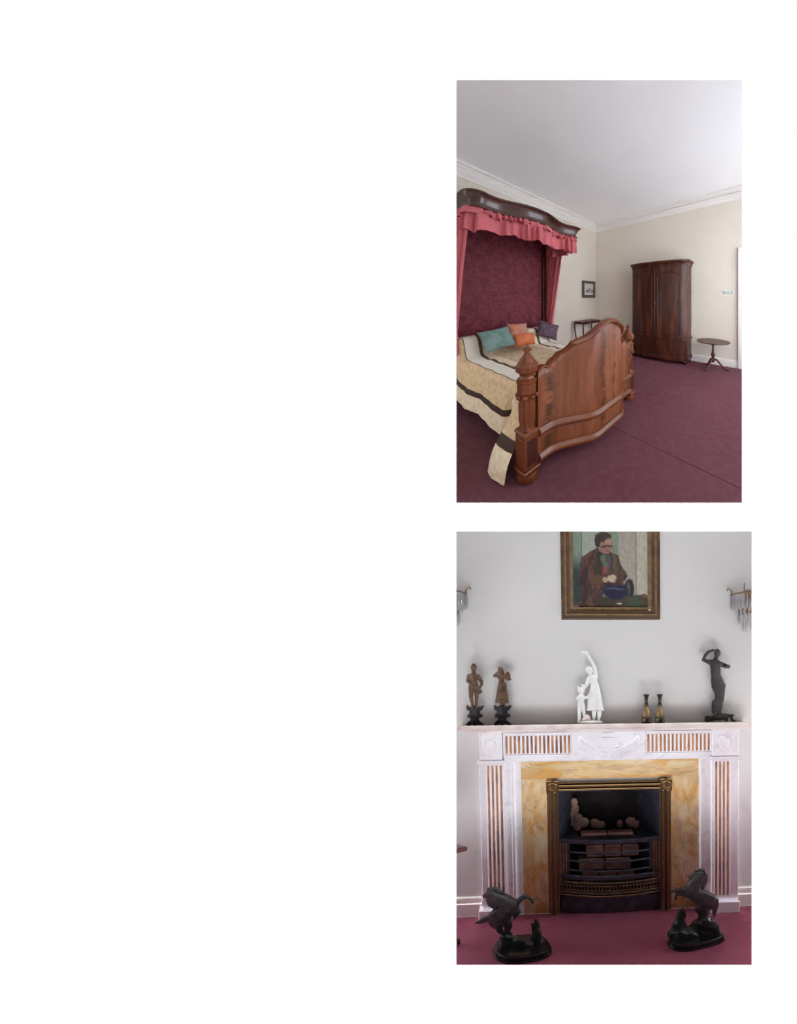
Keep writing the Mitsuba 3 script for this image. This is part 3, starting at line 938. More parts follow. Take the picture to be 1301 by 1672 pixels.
for p, q in ((WA + .05, .40), (WB - .05, .40), (WA + .05, .07), (WB - .05, .07)):
    put(wd + '__foot', lathe([(0, 0), (.036, 0), (.046, .02), (.05, .05), (.04, .085), (0, .085)], 12, (p, q, 0)), 'mat_wardrobe', BED, smooth=40)

# ================================================================== tripod table by the door
tt = thing('tripod_table', 'small round mahogany tripod table standing by the white door', 'table')
tp, tq = 3.28, .36
put(tt + '__table_top', lathe([(0, .545), (.27, .545), (.295, .55), (.302, .558), (.298, .567), (0, .567)], 48, (tp, tq, 0)), 'mat_dark_wood', BED, smooth=35)
put(tt + '__pedestal', lathe([(0, .14), (.026, .14), (.034, .17), (.03, .20), (.02, .23), (.034, .27), (.038, .30), (.022, .34), (.017, .42), (.02, .50), (.045, .54), (.05, .548), (0, .548)], 20, (tp, tq, 0)), 'mat_dark_wood', BED, smooth=40)
for a in (1.95, 1.95 + 2.094, 1.95 + 4.189):
    c, s = math.cos(a), math.sin(a)
    rr = [(.01, .20), (.06, .195), (.12, .13), (.18, .06), (.235, .022), (.28, .014)]
    put(tt + '__leg', tube(curve([(tp + r * c, tq + r * s, z) for r, z in rr], 20), np.linspace(.022, .012, 20), 8), 'mat_dark_wood', BED, smooth=True)

# ================================================================== side table behind the bed
sd = thing('side_table', 'dark wood side table with curved legs behind the bed, below the small picture', 'table')
put(sd + '__table_top', box(.10, .47, .36, 1.12, .79, .825, .008), 'mat_dark_wood', BED)
put(sd + '__apron', box(.13, .44, .40, 1.08, .755, .79), 'mat_dark_wood', BED)
for p, sp in ((.42, 1), (.14, -1)):
    for q, sq in ((1.08, 1), (.40, -1)):
        put(sd + '__leg', tube(curve([(p, q, .78), (p + .012 * sp, q + .02 * sq, .68), (p, q, .5), (p - .01 * sp, q - .03 * sq, .25), (p + .012 * sp, q + .012 * sq, 0.0)], 18), np.linspace(.022, .013, 18), 8), 'mat_dark_wood', BED, smooth=True)

# ================================================================== small picture and switches
pf = thing('small_picture', 'small dark framed etching hanging on the cream wall near the room corner', 'picture')
fr = sbox(.075, 1.45, .665, 1.94).difference(sbox(.155, 1.525, .585, 1.865))
v, f = plate(fr, 0.002, .03)
put(pf + '__frame', (np.column_stack([v[:, 1], v[:, 0], v[:, 2]]), f), 'mat_frame_dark', BED)
put(pf + '__print', (np.array([[.012, .59, 1.52], [.012, .15, 1.52], [.012, .15, 1.87], [.012, .59, 1.87]]), np.array([[0, 1, 2, 3]])), 'mat_etching', BED, smooth=True, uv=np.array([[0, 0], [1, 0], [1, 1], [0, 1]]))
sw = thing('light_switch', 'white triple light switch on the cream wall beside the door', 'switch')
put(sw + '__plate', box(3.42, 3.61, 0.001, .012, 1.53, 1.60, .004), 'mat_switch', BED)
for x in (3.455, 3.515, 3.575):
    put(sw + '__toggle', box(x - .016, x + .016, .010, .022, 1.545, 1.583, .003), 'mat_toggle', BED)

# ================================================================== parlour shell
hole = sbox(-.30, -.02, .33, .76)
wall = sbox(-2.6, -.05, 2.6, 2.30).difference(hole)
put('wall_fireplace', plate(wall, -.02, 0), 'mat_wall_parlour', PAR, kind='structure', label='pale grey plaster chimney wall of the parlour')
put('floor_001', (np.array([[-2.6, -.5, 0], [2.6, -.5, 0], [2.6, 1.04, 0], [-2.6, .64, 0]], float), np.array([[0, 1, 2, 3]])), 'mat_carpet_parlour', PAR, kind='structure', label='dark plum fitted carpet in front of the fireplace')
for sx, nm in ((-2.2, 'added_wall_left'), (2.2, 'added_wall_right')):  # added side walls out of view, built around the fill panes
    om = .52 if sx < 0 else .88
    w_ = Polygon([(0, 0), (om, 0), (om, 1.95), (0, 2.1)]).difference(sbox(.04, .03, om - .03, .95))
    v, f = plate(w_, -.02, .02)
    put(nm, (np.column_stack([sx + v[:, 1], v[:, 0], v[:, 2]]), f), 'mat_wall_parlour', PAR, kind='structure', label='added side wall of the parlour, out of view around the fill pane')
    k = quad([[sx, .04, .03], [sx, om - .03, .03], [sx, om - .03, .95], [sx, .04, .95]][::(1 if sx < 0 else -1)], PAR, 'unseen_window_4' if sx < 0 else 'unseen_window_5', None, kind='structure', label='added low fill pane out of view, brightening the lower wall and floor')
    scene[k]['emitter'] = {'type': 'area', 'radiance': {'type': 'rgb', 'value': PARLOUR_LEFT_FILL if sx < 0 else PARLOUR_RIGHT_FILL}}  # added fill light for the lower parlour wall and carpet
# added sheet, edge-on to the camera, blocks light between the two rooms
sl = np.array([[-2.9, PY + .01, EYE - 1.045 * (PY + .01)], [2.9, PY + .01, EYE - 1.045 * (PY + .01)], [2.9, 1.38, EYE - 1.045 * 1.38], [-2.9, 1.38, EYE - 1.045 * 1.38]])
put('ceiling_001', (np.vstack([sl, sl - [0, 0, .008]]), np.array([[0, 1, 2, 3], [4, 7, 6, 5], [0, 4, 5, 1], [1, 5, 6, 2], [2, 6, 7, 3], [3, 7, 4, 0]])), 'mat_ceiling', kind='structure', label='added sheet between the two rooms that blocks light passing from one to the other')
SK2 = [(0, 0), (.022, 0), (.022, .072), (.014, .078), (.016, .092), (.012, .108), (0, .114)]
def wallrun(x0, x1, prof):
    return hsweep([[x0, 0], [x1, 0]], prof, -1)
put('baseboard_fireplace', wallrun(-2.6, -.75, SK2), 'mat_white_paint', PAR, kind='structure', label='white skirting board left of the fireplace')
put('baseboard_fireplace', wallrun(.775, 2.6, SK2), 'mat_white_paint', PAR, kind='structure', label='white skirting board right of the fireplace')

# ================================================================== marble chimneypiece
cp = thing('fireplace_surround', 'white marble chimneypiece with coloured inlaid flutes and yellow sienna slips', 'fireplace')
put(cp + '__mantel_shelf', join([box(-.845, .83, 0, .175, 1.104, 1.13, .006)]), 'mat_shelf', PAR, label='long pale pink marble mantel shelf')
put(cp + '__bed_moulding', hsweep([[-.775, 0], [-.775, .135], [.80, .135], [.80, 0]], [(-.03, 1.088), (.0, 1.088), (.01, 1.094), (.028, 1.099), (.03, 1.105), (-.03, 1.105)], -1), 'mat_shelf', PAR, smooth=30)
put(cp + '__lintel', join([box(-.60, .64, 0, .075, .918, 1.09, .003), box(-.60, .64, .07, .088, .918, .955, .004)]), 'mat_marble', PAR)
for a, b, st in ((-.60, -.212, [-.586 + i * .0238 for i in range(16)]), (.222, .615, [.2325 + i * .0238 for i in range(16)])):
    f_ = put(cp + '__frieze_panel', join([box(a, b, .074, .080, .958, 1.075, .001)] + [box(x + .0125, x + .0232, .079, .090, .963, 1.066, .004) for x in st[:-1]] + [box(a + .002, b - .002, .079, .09, 1.066, 1.084, .002)]), 'mat_marble', PAR)
    for x in st:
        put(f_ + '__inlay_strip', box(x, x + .0125, .079, .0835, .964, 1.064), 'mat_jasper', PAR)
tb = put(cp + '__tablet', plate(Polygon([(-.205, 1.086), (.215, 1.086), (.215, .955), (.205, .945), (.195, .920), (-.185, .920), (-.195, .945), (-.205, .955)]), .07, .10), 'mat_marble', PAR)
# carved urn with swags in low relief on the tablet
ax = .005
urn = [tube(curve([(ax - .045, .100, 1.052), (ax - .038, .104, 1.07), (ax, .106, 1.076), (ax + .038, .104, 1.07), (ax + .045, .100, 1.052)], 20), .0035, 6)]
bowl = Polygon([(ax - .05 + .1 * t, 1.050) for t in (0, 1)] + [(ax + .05 * math.cos(a), 1.048 - .075 * math.sin(a)) for a in np.linspace(0, math.pi, 24)])
urn.append(plate(bowl.buffer(0), .098, .108))
urn += [plate(Polygon([(ax - .012, .985), (ax + .012, .985), (ax + .012, .945), (ax + .035, .932), (ax - .035, .932), (ax - .012, .945)]), .098, .107)]
put(tb + '__urn', join(urn), 'mat_marble', PAR)
for sgn in (-1, 1):
    pts = curve([(ax + sgn * .165, .100, 1.045), (ax + sgn * .13, .103, 1.02), (ax + sgn * .07, .105, .99), (ax + sgn * .015, .106, .975)], 24)
    put(tb + '__swag', join([tube(pts, .006, 8), tube(curve([(ax + sgn * .165, .1, 1.05), (ax + sgn * .17, .104, 1.03), (ax + sgn * .162, .1, 1.0)], 10), .006, 8),
                             arr(m3.Manifold.sphere(.011, 14).translate([ax + sgn * .165, .1, 1.05]))]), 'mat_marble', PAR, smooth=True)

def pilaster(x0, x1, strips, z0=.098, z1=.90):
    k = put(cp + '__pilaster', join([box(x0, x1, 0, .10, .06, .915, .003)] + [box(x + .0115, x + .0205, .099, .108, z0, z1, .003) for x in strips[:-1]]
                                    + [box(strips[0] - .010, strips[0] - .002, .099, .107, z0, z1, .003), box(strips[-1] + .0135, strips[-1] + .0215, .099, .107, z0, z1, .003)]), 'mat_marble', PAR)
    for x in strips:
        put(k + '__inlay_strip', box(x, x + .0115, .099, .1035, z0 + .002, z1 - .002), 'mat_jasper', PAR)
    put(k + '__plinth', box(x0 - .022, x1 + .004, 0, .122, 0, .066, .004), 'mat_marble', PAR)
    put(k + '__capital', hsweep([[x0, 0], [x0, .10], [x1, .10], [x1, 0]], [(-.02, .908), (.004, .908), (.012, .916), (.012, .928), (-.02, .932)], -1), 'mat_marble', PAR, smooth=30)
    b = put(k + '__corner_block', join([box(x0 + .004, x1 - .002, 0, .102, .93, 1.09, .003)]), 'mat_marble', PAR)
    cx = (x0 + x1) / 2
    rel = [arr(m3.Manifold.sphere(1, 20).scale([.026, .012, .034]).translate([cx, .101, 1.005]))]
    for s in (-1, 1):
        rel.append(tube(curve([(cx + s * .012, .102, 1.035), (cx + s * .034, .106, 1.045), (cx + s * .04, .104, 1.02), (cx + s * .034, .102, .985), (cx + s * .012, .103, .955)], 20), .006, 8))
    rel.append(arr(m3.Manifold.sphere(.016, 14).scale([1, .6, 1]).translate([cx, .102, .955])))
    put(b + '__carved_mask', join(rel), 'mat_marble', PAR, smooth=True)
    return k


pilaster(-.735, -.602, [-.689 + i * .0232 for i in range(4)])
pilaster(.612, .772, [.630 + i * .0232 for i in range(4)])
for x0, x1, xi0, xi1 in ((-.602, -.543, -.553, -.508), (.552, .612, .540, .562)):
    put(cp + '__inner_jamb', join([box(x0, x1, 0, .062, 0, .918, .003), box(x0 + .012 if x0 < 0 else x0 - .0, x1 - .016 if x0 < 0 else x1 - .024, .06, .072, 0, .918, .004)]), 'mat_marble', PAR)
put(cp + '__inner_fillet', box(-.545, -.506, 0, .024, 0, .918, .002), 'mat_marble', PAR)
put(cp + '__sienna_slip', box(-.508, .556, 0, .020, .806, .918, .002), 'mat_sienna_header', PAR, label='yellow veined marble slip over the grate')
put(cp + '__sienna_slip', box(-.508, -.33, 0, .019, 0, .805, .002), 'mat_sienna', PAR, label='yellow veined marble slip left of the grate')
put(cp + '__sienna_slip', box(.36, .556, 0, .019, 0, .805, .002), 'mat_sienna', PAR, label='yellow veined marble slip right of the grate')

# ================================================================== register grate
gr = thing('fire_grate', 'black cast-iron register grate with a reeded brass frame and bowed bars', 'fire grate')
GX0, GX1, GZ = -.357, .382, .79
def reeds(x0, x1, horizontal, a, b):
    w = (x1 - x0)
    prof = []
    ms = []
    for c0, c1, h in ((0, .13, .030), (.13, .33, .056), (.33, .52, .034), (.52, .76, .058), (.76, 1.0, .032)):
        if horizontal:
            ms.append(box(a, b, 0, h, x0 + w * c0 + .0012, x0 + w * c1 - .0012, .0055))
        else:
            ms.append(box(x0 + w * c0 + .0012, x0 + w * c1 - .0012, 0, h, a, b, .0055))
    return join(ms)
put(gr + '__brass_upright', reeds(GX0, GX0 + .068, False, 0, GZ - .055), 'mat_brass', PAR)
put(gr + '__brass_upright', reeds(GX1 - .068, GX1, False, 0, GZ - .055), 'mat_brass', PAR)
put(gr + '__brass_lintel', reeds(GZ - .056, GZ - .004, True, GX0 + .066, GX1 - .066), 'mat_brass', PAR)
for x in (GX0 + .034, GX1 - .034):
    k = put(gr + '__corner_boss', box(x - .037, x + .037, 0, .052, GZ - .064, GZ + .008, .004), 'mat_brass', PAR)
    put(k + '__rosette', join([move(lathe([(0, 0), (.030, 0), (.030, .010), (.023, .018), (.018, .004), (.011, .004), (.010, .022), (0, .026)], 28), (x, .051, GZ - .028), rx(-math.pi / 2) @ np.diag([1, 1, 1]))]), 'mat_brass', PAR, smooth=30)
# cast-iron body: back box, splayed cheeks, hood
put(gr + '__fire_back', join([box(-.31, .34, -.30, -.28, -.01, .76), box(-.31, .34, -.30, 0, .755, .77), box(-.31, .34, -.3, 0, -.015, -.005)]), 'mat_soot', PAR)
for s in (-1, 1):
    xe = GX0 + .06 if s < 0 else GX1 - .06
    xi = xe - s * .105
    v = np.array([[xe, .02, 0], [xi, -.27, 0], [xi, -.29, 0], [xe + s * .02, .02, 0]])
    v = np.vstack([v, v + [0, 0, .75]])
    put(gr + '__iron_cheek', (v, np.array([[0, 1, 5, 4], [1, 2, 6, 5], [2, 3, 7, 6], [3, 0, 4, 7], [4, 5, 6, 7]])), 'mat_iron', PAR)
    put(gr + '__hob', box(min(xe, xe - s * .065), max(xe, xe - s * .065), -.20, .022, .125, .438, .004), 'mat_iron', PAR)
    k = put(gr + '__brass_column', join([box(xe - s * .031 + d - .0055, xe - s * .031 + d + .0055, .015, .034, .17, .425, .005) for d in (-.017, 0, .017)]), 'mat_old_brass', PAR)
# bars bowed towards the room
def bar_pts(z, x0, x1, depth, n=24):
    t = np.linspace(-1, 1, n)
    return np.column_stack([(x0 + x1) / 2 + t * (x1 - x0) / 2, .02 + depth * (1 - t * t), np.full(n, z)])
put(gr + '__top_bar', tube(bar_pts(.438, -.29, .312, .075), .0085, 8, 1.6), 'mat_iron', PAR, smooth=40)
for z in (.37, .318, .262):
    put(gr + '__fire_bar', tube(bar_pts(z, -.235, .255, .07), .0068, 8), 'mat_iron', PAR, smooth=True)
put(gr + '__fire_bar', tube(bar_pts(.225, -.285, .31, .075), .012, 8, 1.3), 'mat_iron', PAR, smooth=True)
for x in (-.236, .256):
    put(gr + '__bar_upright', box(x - .006, x + .006, .012, .03, .22, .445, .002), 'mat_iron', PAR)
shelf = Polygon([(-.29, -.2), (-.29, .02)] + [tuple(x[:2]) for x in bar_pts(0, -.29, .312, .07)] + [(.312, .02), (.312, -.2), (.2, -.2), (.2, -.05), (-.18, -.05), (-.18, -.2)])
put(gr + '__hob_shelf', plate(shelf, .438, .446, 'xy'), 'mat_iron', PAR)
# pierced brass fret below the bars
fret = []
b0, b1 = bar_pts(.195, -.29, .318, .085, 60), bar_pts(.135, -.29, .318, .085, 60)
for i in range(0, 59, 2):
    fret.append(tube([b0[i], b1[i]], .0035, 6)); fret.append(tube([b0[i], b1[min(i + 1, 59)]], .0025, 5))
fret += [tube(b0, .0075, 8), tube(b0 - [0, 0, .018], .004, 6), tube(b1, .007, 8), tube(b1 + [0, 0, .016], .004, 6)]
put(gr + '__pierced_fret', join(fret), 'mat_fret', PAR, smooth=True, label='pierced brass fret under the bars')
put(gr + '__ash_front', join([tube(bar_pts(.118, -.292, .32, .088), .005, 8)]), 'mat_brass', PAR, smooth=True)
put(gr + '__ash_pan', hsweep(bar_pts(0, -.28, .31, .03)[:, :2], [(-.02, .005), (.0, .005), (.01, .04), (.004, .05), (0.0, .10), (-.02, .11)], -1), 'mat_iron', PAR, smooth=30)
# fire bricks and broken plaster behind the bars
for r, (zb, n, off) in enumerate(((.452, 2, 0.0), (.375, 3, .03), (.295, 2, -.02), (.215, 3, .0))):
    w = .33 / n
    for i in range(n):
        x0 = -.155 + off + i * w
        put(gr + '__fire_brick', box(x0 + .003, x0 + w - .003, -.20 + .004 * ((i + r) % 2), -.10 + .006 * ((i * 3 + r) % 3), zb - .07, zb, .006), 'mat_firebrick', PAR)
import meshkit
chunk = np.random.default_rng(21)
for n_, (cx, cz, r_) in enumerate(((-.19, .625, .026), (-.185, .585, .030), (-.20, .545, .030), (-.215, .505, .034), (-.165, .515, .036), (-.13, .495, .030), (-.175, .48, .034), (-.06, .487, .030), (-.02, .478, .024),
                                   (.10, .48, .024), (.17, .49, .030), (.205, .475, .026))):
    g = trimesh.creation.icosphere(2, 1.0)
    vv = np.array(g.vertices)
    vv = vv * (.72 + .75 * meshkit.fbm(vv * 1.5 + 7 * n_, 3, n_)[:, None])
    put(gr + '__rubble', ((vv * [r_, r_ * .7, r_]) @ rz(chunk.uniform(0, 3)).T + [cx, -.235, cz], np.array(g.faces)), 'mat_bare_plaster' if cx < -.1 else 'mat_firebrick', PAR, smooth=50)
put(gr + '__damper_flap', move(box(-.23, .02, -.004, .004, -.02, .02, .002), (.0, -.05, .738), rx(.5)), 'mat_iron', PAR)

# ================================================================== oil painting
op = thing('oil_painting', 'framed oil painting of a seated man in a brown coat above the mantel', 'painting')
PX0, PX1, PZ0, PZ1 = -.254, .320, 1.735, 2.29
def frame_ring(i0, i1, o, bsdf, name):
    ring = sbox(PX0 + i0, PZ0 + i0, PX1 - i0, PZ1 - i0 * .3).difference(sbox(PX0 + i1, PZ0 + i1, PX1 - i1, PZ1 - i1 * .3))
    put(op + '__' + name, plate(ring, .004, o), bsdf, PAR)
frame_ring(0, .020, .034, 'mat_frame_wood', 'frame')
frame_ring(.020, .030, .044, 'mat_frame_gilt', 'gilt_bead')
frame_ring(.030, .048, .036, 'mat_frame_wood', 'frame_hollow')
frame_ring(.048, .070, .026, 'mat_frame_gilt', 'inner_slip')
cv = np.array([[PX0 + .06, .016, PZ0 + .06], [PX1 - .06, .016, PZ0 + .06], [PX1 - .06, .016, PZ1 - .02], [PX0 + .06, .016, PZ1 - .02]])
W_, H_ = PX1 - PX0 - .12, PZ1 - PZ0 - .08
put(op + '__canvas', (cv, np.array([[0, 1, 2, 3]])), 'mat_painting', PAR, smooth=True, uv=np.array([[0, 0], [1, 0], [1, H_ / W_], [0, H_ / W_]]))
put(op + '__sticker', move(lathe([(0, 0), (.010, 0), (.010, .001), (0, .001)], 16), (.259, .027, 1.782), rx(-math.pi / 2)), 'mat_sticker', PAR, label='small round white sticker')

# ================================================================== crystal wall sconces
def sconce(cx, label):
    k = thing('wall_sconce', label, 'wall lamp')
    cz = 1.875
    a = np.linspace(0, math.pi, 30)
    R = .112
    put(k + '__ring', join([tube(np.column_stack([cx + R * np.cos(a), .02 + 1.1 * R * np.sin(a), np.full(30, cz)]), .0045, 8), tube(np.column_stack([cx + .066 * np.cos(a), .02 + .07 * np.sin(a), np.full(30, cz - .085)]), .004, 8)]), 'mat_old_brass', PAR, smooth=True)
    put(k + '__back_plate', box(cx - .02, cx + .02, .002, .018, cz - .10, cz + .03, .004), 'mat_old_brass', PAR)
    for s in (-1, 1):
        put(k + '__scroll_arm', tube(curve([(cx + s * R, .03, cz), (cx + s * (R - .0), .035, cz + .02), (cx + s * (R + .02), .04, cz + .035), (cx + s * (R + .03), .04, cz + .022)], 14), .0035, 6), 'mat_old_brass', PAR, smooth=True)
    put(k + '__candle_spike', tube([(cx - s * 0 - .05, .08, cz), (cx - .05, .08, cz + .06)], .003, 6), 'mat_old_brass', PAR)
    drop = lambda L, w: lathe([(0, -L), (w * .6, -L * .93), (w, -L * .75), (w * .55, -L * .08), (0, 0)], 6)
    for R_, n, L, zz in ((R, 15, .088, cz - .004), (.088, 11, .075, cz - .03), (.066, 9, .085, cz - .09), (.035, 5, .075, cz - .14)):
        for t in np.linspace(.06, math.pi - .06, n):
            put(k + '__crystal_drop', move(drop(L, .0068), (cx + R_ * math.cos(t), .02 + R_ * math.sin(t), zz)), 'mat_crystal', PAR)
        t = np.linspace(.06, math.pi - .06, n)
    for x in np.linspace(.1, 3.04, 7):
        put(k + '__hook', tube([(cx + .066 * math.cos(x), .02 + .066 * math.sin(x), cz - .085), (cx + .06 * math.cos(x), .02 + .06 * math.sin(x), cz - .12)], .003, 5), 'mat_iron', PAR)


sconce(.858, 'crystal drop wall sconce at the right of the painting, above the dark woman statuette')
sconce(-.905, 'crystal drop wall sconce at the left edge, above the bronze soldier')

# ================================================================== figures on the mantel
MZ = 1.1305
def draw(k, ox, oy, bx, by, bz=MZ, fat=1.0):
    """sketch units (X right, Y down, radius, depth) to metres"""
    def P(*pts):
        return [(bx + (q[0] - ox) * k, by + (q[3] * k if len(q) > 3 else 0), bz + (oy - q[1]) * k, q[2] * k * fat) for q in pts]
    return P


def pedestal(root, P, xs, k, room=PAR):
    put(root, flesh(xs, .004, smooth=4), 'mat_ebony', room, smooth=60)


# soldier
so = thing('soldier_statuette', 'bronze statuette of a soldier in a cap on a black stand, leftmost on the mantel', 'statuette')
P = draw(.000391, 315, 1245, -.752, .10)
put(so + '__figure', flesh([
    P((312, 412, 40), (318, 440, 38, 6), (318, 470, 30, 4)), P((318, 480, 20), (312, 520, 34)),
    P((262, 545, 36), (312, 545, 52), (368, 550, 38)), P((312, 545, 58), (308, 620, 56), (306, 690, 56)),
    P((245, 540, 30), (226, 610, 24, 10), (285, 650, 22, 45)), P((285, 650, 20, 45), (330, 620, 18, 60)),
    P((380, 545, 32), (420, 620, 25), (428, 660, 20, 10), (388, 720, 18, 25)),
    P((278, 690, 46), (272, 790, 34), (268, 850, 27), (290, 960, 19)), P((290, 960, 19), (282, 985, 17, 40)),
    P((342, 690, 46), (350, 790, 33), (348, 850, 27), (340, 960, 19)), P((340, 960, 19), (352, 985, 17, 40)),
], .0035), 'mat_bronze_brown', PAR, smooth=60)
put(so + '__cap', flesh([P((316, 396, 38), (316, 408, 46)), P((330, 420, 34, 12), (345, 424, 26, 36))], .004, smooth=4), 'mat_bronze_brown', PAR, smooth=60)
put(so + '__jacket_skirt', lathe([(.016, .205), (.026, .206), (.024, .235), (.021, .26)], 20, (-.7545, .10, MZ), sy=.8), 'mat_bronze_brown', PAR, smooth=50)
put(so + '__satchel', flesh([P((370, 735, 20, 20), (410, 755, 26, 24), (400, 775, 20, 20))], .004, smooth=3), 'mat_bronze_brown', PAR, smooth=60)
def stand(root, P):
    put(root + '__stand', flesh([
        P((230, 1005, 30), (315, 1020, 45), (400, 1005, 32)), P((315, 1030, 70), (310, 1085, 82), (312, 1140, 62)), P((312, 1140, 60), (312, 1190, 52)),
        P((218, 1000, 22), (212, 965, 14)), P((400, 1000, 26), (440, 972, 14)), P((250, 1105, 40), (225, 1115, 22)), P((370, 1105, 40), (412, 1112, 22)),
        P((280, 1190, 38), (222, 1225, 26), (205, 1238, 14)), P((345, 1190, 38), (390, 1222, 28), (430, 1238, 14)), P((312, 1190, 40, 40), (312, 1230, 24, 70)), P((312, 1190, 40, -40), (312, 1230, 24, -70))], .004, smooth=5), 'mat_ebony', PAR, smooth=60)
stand(so, P)
# girl
gi = thing('girl_statuette', 'bronze statuette of a girl with raised arms on a black stand, second on the mantel', 'statuette')
P = draw(.000391, 740, 1245, -.598, .10)
put(gi + '__figure', flesh([
    P((730, 458, 36), (730, 485, 28, 4)), P((732, 500, 17), (732, 530, 30)), P((695, 545, 26), (735, 545, 42), (778, 540, 26)),
    P((735, 555, 46), (738, 620, 38)), P((692, 545, 24), (640, 535, 20), (664, 512, 17, 10), (704, 485, 14, 22)),
    P((782, 545, 24), (840, 590, 21), (862, 588, 18), (826, 520, 15, 14)),
    P((720, 860, 26), (725, 920, 24), (730, 985, 17)), P((775, 860, 26), (770, 920, 22), (762, 985, 17)), P((728, 985, 16), (716, 992, 14, 30)), P((762, 985, 16), (775, 992, 14, 30))], .0035), 'mat_bronze_brown', PAR, smooth=60)
put(gi + '__dress', lathe([(.013, .345 - .105), (.020, .24), (.026, .20), (.033, .15), (.038, .125), (.034, .124), (.015, .14)][::-1], 40, (-.5965, .10, MZ), wave=lambda a, z: 1 + .10 * np.cos(7 * a + z * 30)), 'mat_bronze_brown', PAR, smooth=60)
put(gi + '__hair', flesh([P((726, 446, 38, -6), (752, 470, 26, -10), (770, 500, 16, -10))], .004, smooth=4), 'mat_bronze_brown', PAR, smooth=60)
put(gi + '__jug', flesh([P((828, 500, 26), (832, 530, 40), (836, 560, 30))], .004, smooth=4), 'mat_bronze_brown', PAR, smooth=60)
Q = draw(.000391, 315, 1245, -.598, .10)
stand(gi, Q)
# white group
wg = thing('white_statuette', 'white porcelain group of a dancing woman with a child, in the middle of the mantel', 'statuette')
P = draw(.0002935, 480, 1562, -.088, .10)
put(wg + '__woman', flesh([
    P((440, 520, 62), (442, 560, 52, 10)), P((455, 600, 36), (480, 660, 50)), P((430, 680, 52), (490, 680, 74), (550, 650, 48)),
    P((500, 690, 82), (520, 780, 74), (540, 850, 74)),
    P((550, 640, 44), (545, 500, 36), (500, 390, 30), (440, 290, 26), (400, 215, 22)), P((400, 215, 24), (345, 175, 20)), P((395, 205, 16), (372, 165, 14)),
    P((425, 690, 44), (380, 800, 36, 20), (330, 860, 28, 40)), P((330, 860, 26, 40), (300, 850, 22, 50)),
    P((515, 1290, 46), (512, 1400, 38), (506, 1500, 30)), P((506, 1500, 32), (490, 1535, 26, 40)), P((615, 1290, 46), (618, 1390, 40), (600, 1490, 30)), P((600, 1490, 30), (615, 1530, 26, 30))], .0035), 'mat_parian', PAR, smooth=60)
put(wg + '__skirt', lathe([(.010, .235), (.022, .228), (.030, .19), (.038, .14), (.046, .085), (.050, .075), (.046, .073), (.02, .10)][::-1], 48, (-.0715, .10, MZ), wave=lambda a, z: 1 + .09 * np.cos(9 * a + z * 20) * (1 if z < .15 else .3)), 'mat_parian', PAR, smooth=60)
put(wg + '__hair', flesh([P((430, 500, 64, -12), (475, 530, 40, -20)), P((372, 520, 20), (390, 560, 18))], .004, smooth=4), 'mat_parian', PAR, smooth=60)
put(wg + '__ribbon', flesh([P((345, 178, 24), (300, 165, 16), (330, 195, 22), (395, 170, 14))], .004, smooth=3), 'mat_parian', PAR, smooth=60)
put(wg + '__child', flesh([
    P((270, 920, 60, 30), (272, 950, 50, 36)), P((272, 990, 30, 30), (270, 1030, 50, 30)), P((270, 1040, 66, 30), (262, 1120, 62, 30), (260, 1200, 66, 30)),
    P((220, 1040, 30, 30), (180, 1080, 24, 50), (240, 1100, 20, 80)), P((320, 1040, 30, 30), (370, 1060, 26, 30), (430, 990, 22, 30), (460, 940, 18, 30)),
    P((235, 1200, 46, 30), (225, 1330, 36, 40), (220, 1480, 28, 36)), P((295, 1200, 46, 30), (310, 1320, 34, 40), (330, 1440, 26, 30)), P((220, 1480, 30, 40), (200, 1520, 24, 70))], .0035), 'mat_parian', PAR, smooth=60)
put(wg + '__child_curls', flesh([P((250, 880, 36, 24)), P((300, 870, 34, 24)), P((210, 850, 24, 20)), P((320, 830, 22, 20), (290, 810, 20, 20)), P((240, 900, 50, 10), (300, 900, 46, 10))], .004, smooth=3), 'mat_parian', PAR, smooth=60)
put(wg + '__basket', flesh([P((370, 1440, 66, 40), (380, 1470, 62, 40)), P((310, 1480, 40, 50), (420, 1500, 44, 50))], .004, smooth=4), 'mat_shelf', PAR, smooth=60)
put(wg + '__base', lathe([(0, 0), (.068, 0), (.072, .004), (.070, .012), (.060, .018), (0, .020)], 40, (-.1, .10, MZ), sy=.75), 'mat_parian', PAR, smooth=35)
# dark woman
dk = thing('dark_statuette', 'tall dark bronze statuette of a woman shading her eyes, rightmost on the mantel', 'statuette')
P = draw(.0003045, 500, 1522, .647, .10)
put(dk + '__figure', flesh([
    P((480, 205, 58), (472, 245, 52, 14)), P((458, 290, 36), (450, 350, 48)), P((350, 380, 52), (440, 400, 86), (530, 420, 52)),
    P((440, 410, 98), (450, 520, 100), (458, 640, 92)), P((458, 640, 92), (480, 740, 122), (505, 800, 132)),
    P((330, 378, 46), (212, 335, 34, 10), (245, 255, 30, 16), (310, 185, 26, 24)), P((310, 185, 26, 24), (390, 158, 24, 36), (425, 175, 20, 46)),
    P((540, 415, 50), (640, 455, 42, 6), (700, 470, 34, 24)), P((700, 470, 34, 24), (620, 480, 30, 80)), P((440, 430, 50, 60)), P((500, 430, 48, 60)),
    P((470, 820, 104), (520, 960, 86), (500, 1100, 66), (460, 1240, 56), (440, 1340, 46)), P((550, 820, 100), (545, 960, 84), (540, 1100, 70), (525, 1230, 58), (510, 1340, 46)),
    P((440, 1340, 46), (420, 1370, 36, 60)), P((510, 1340, 46), (530, 1370, 36, 60))], .0045), 'mat_bronze_dark', PAR, smooth=60)
put(dk + '__hair', flesh([P((492, 195, 62, -10), (508, 225, 46, -20)), P((500, 160, 30, -10), (470, 165, 34))], .005, smooth=4), 'mat_bronze_dark', PAR, smooth=60)
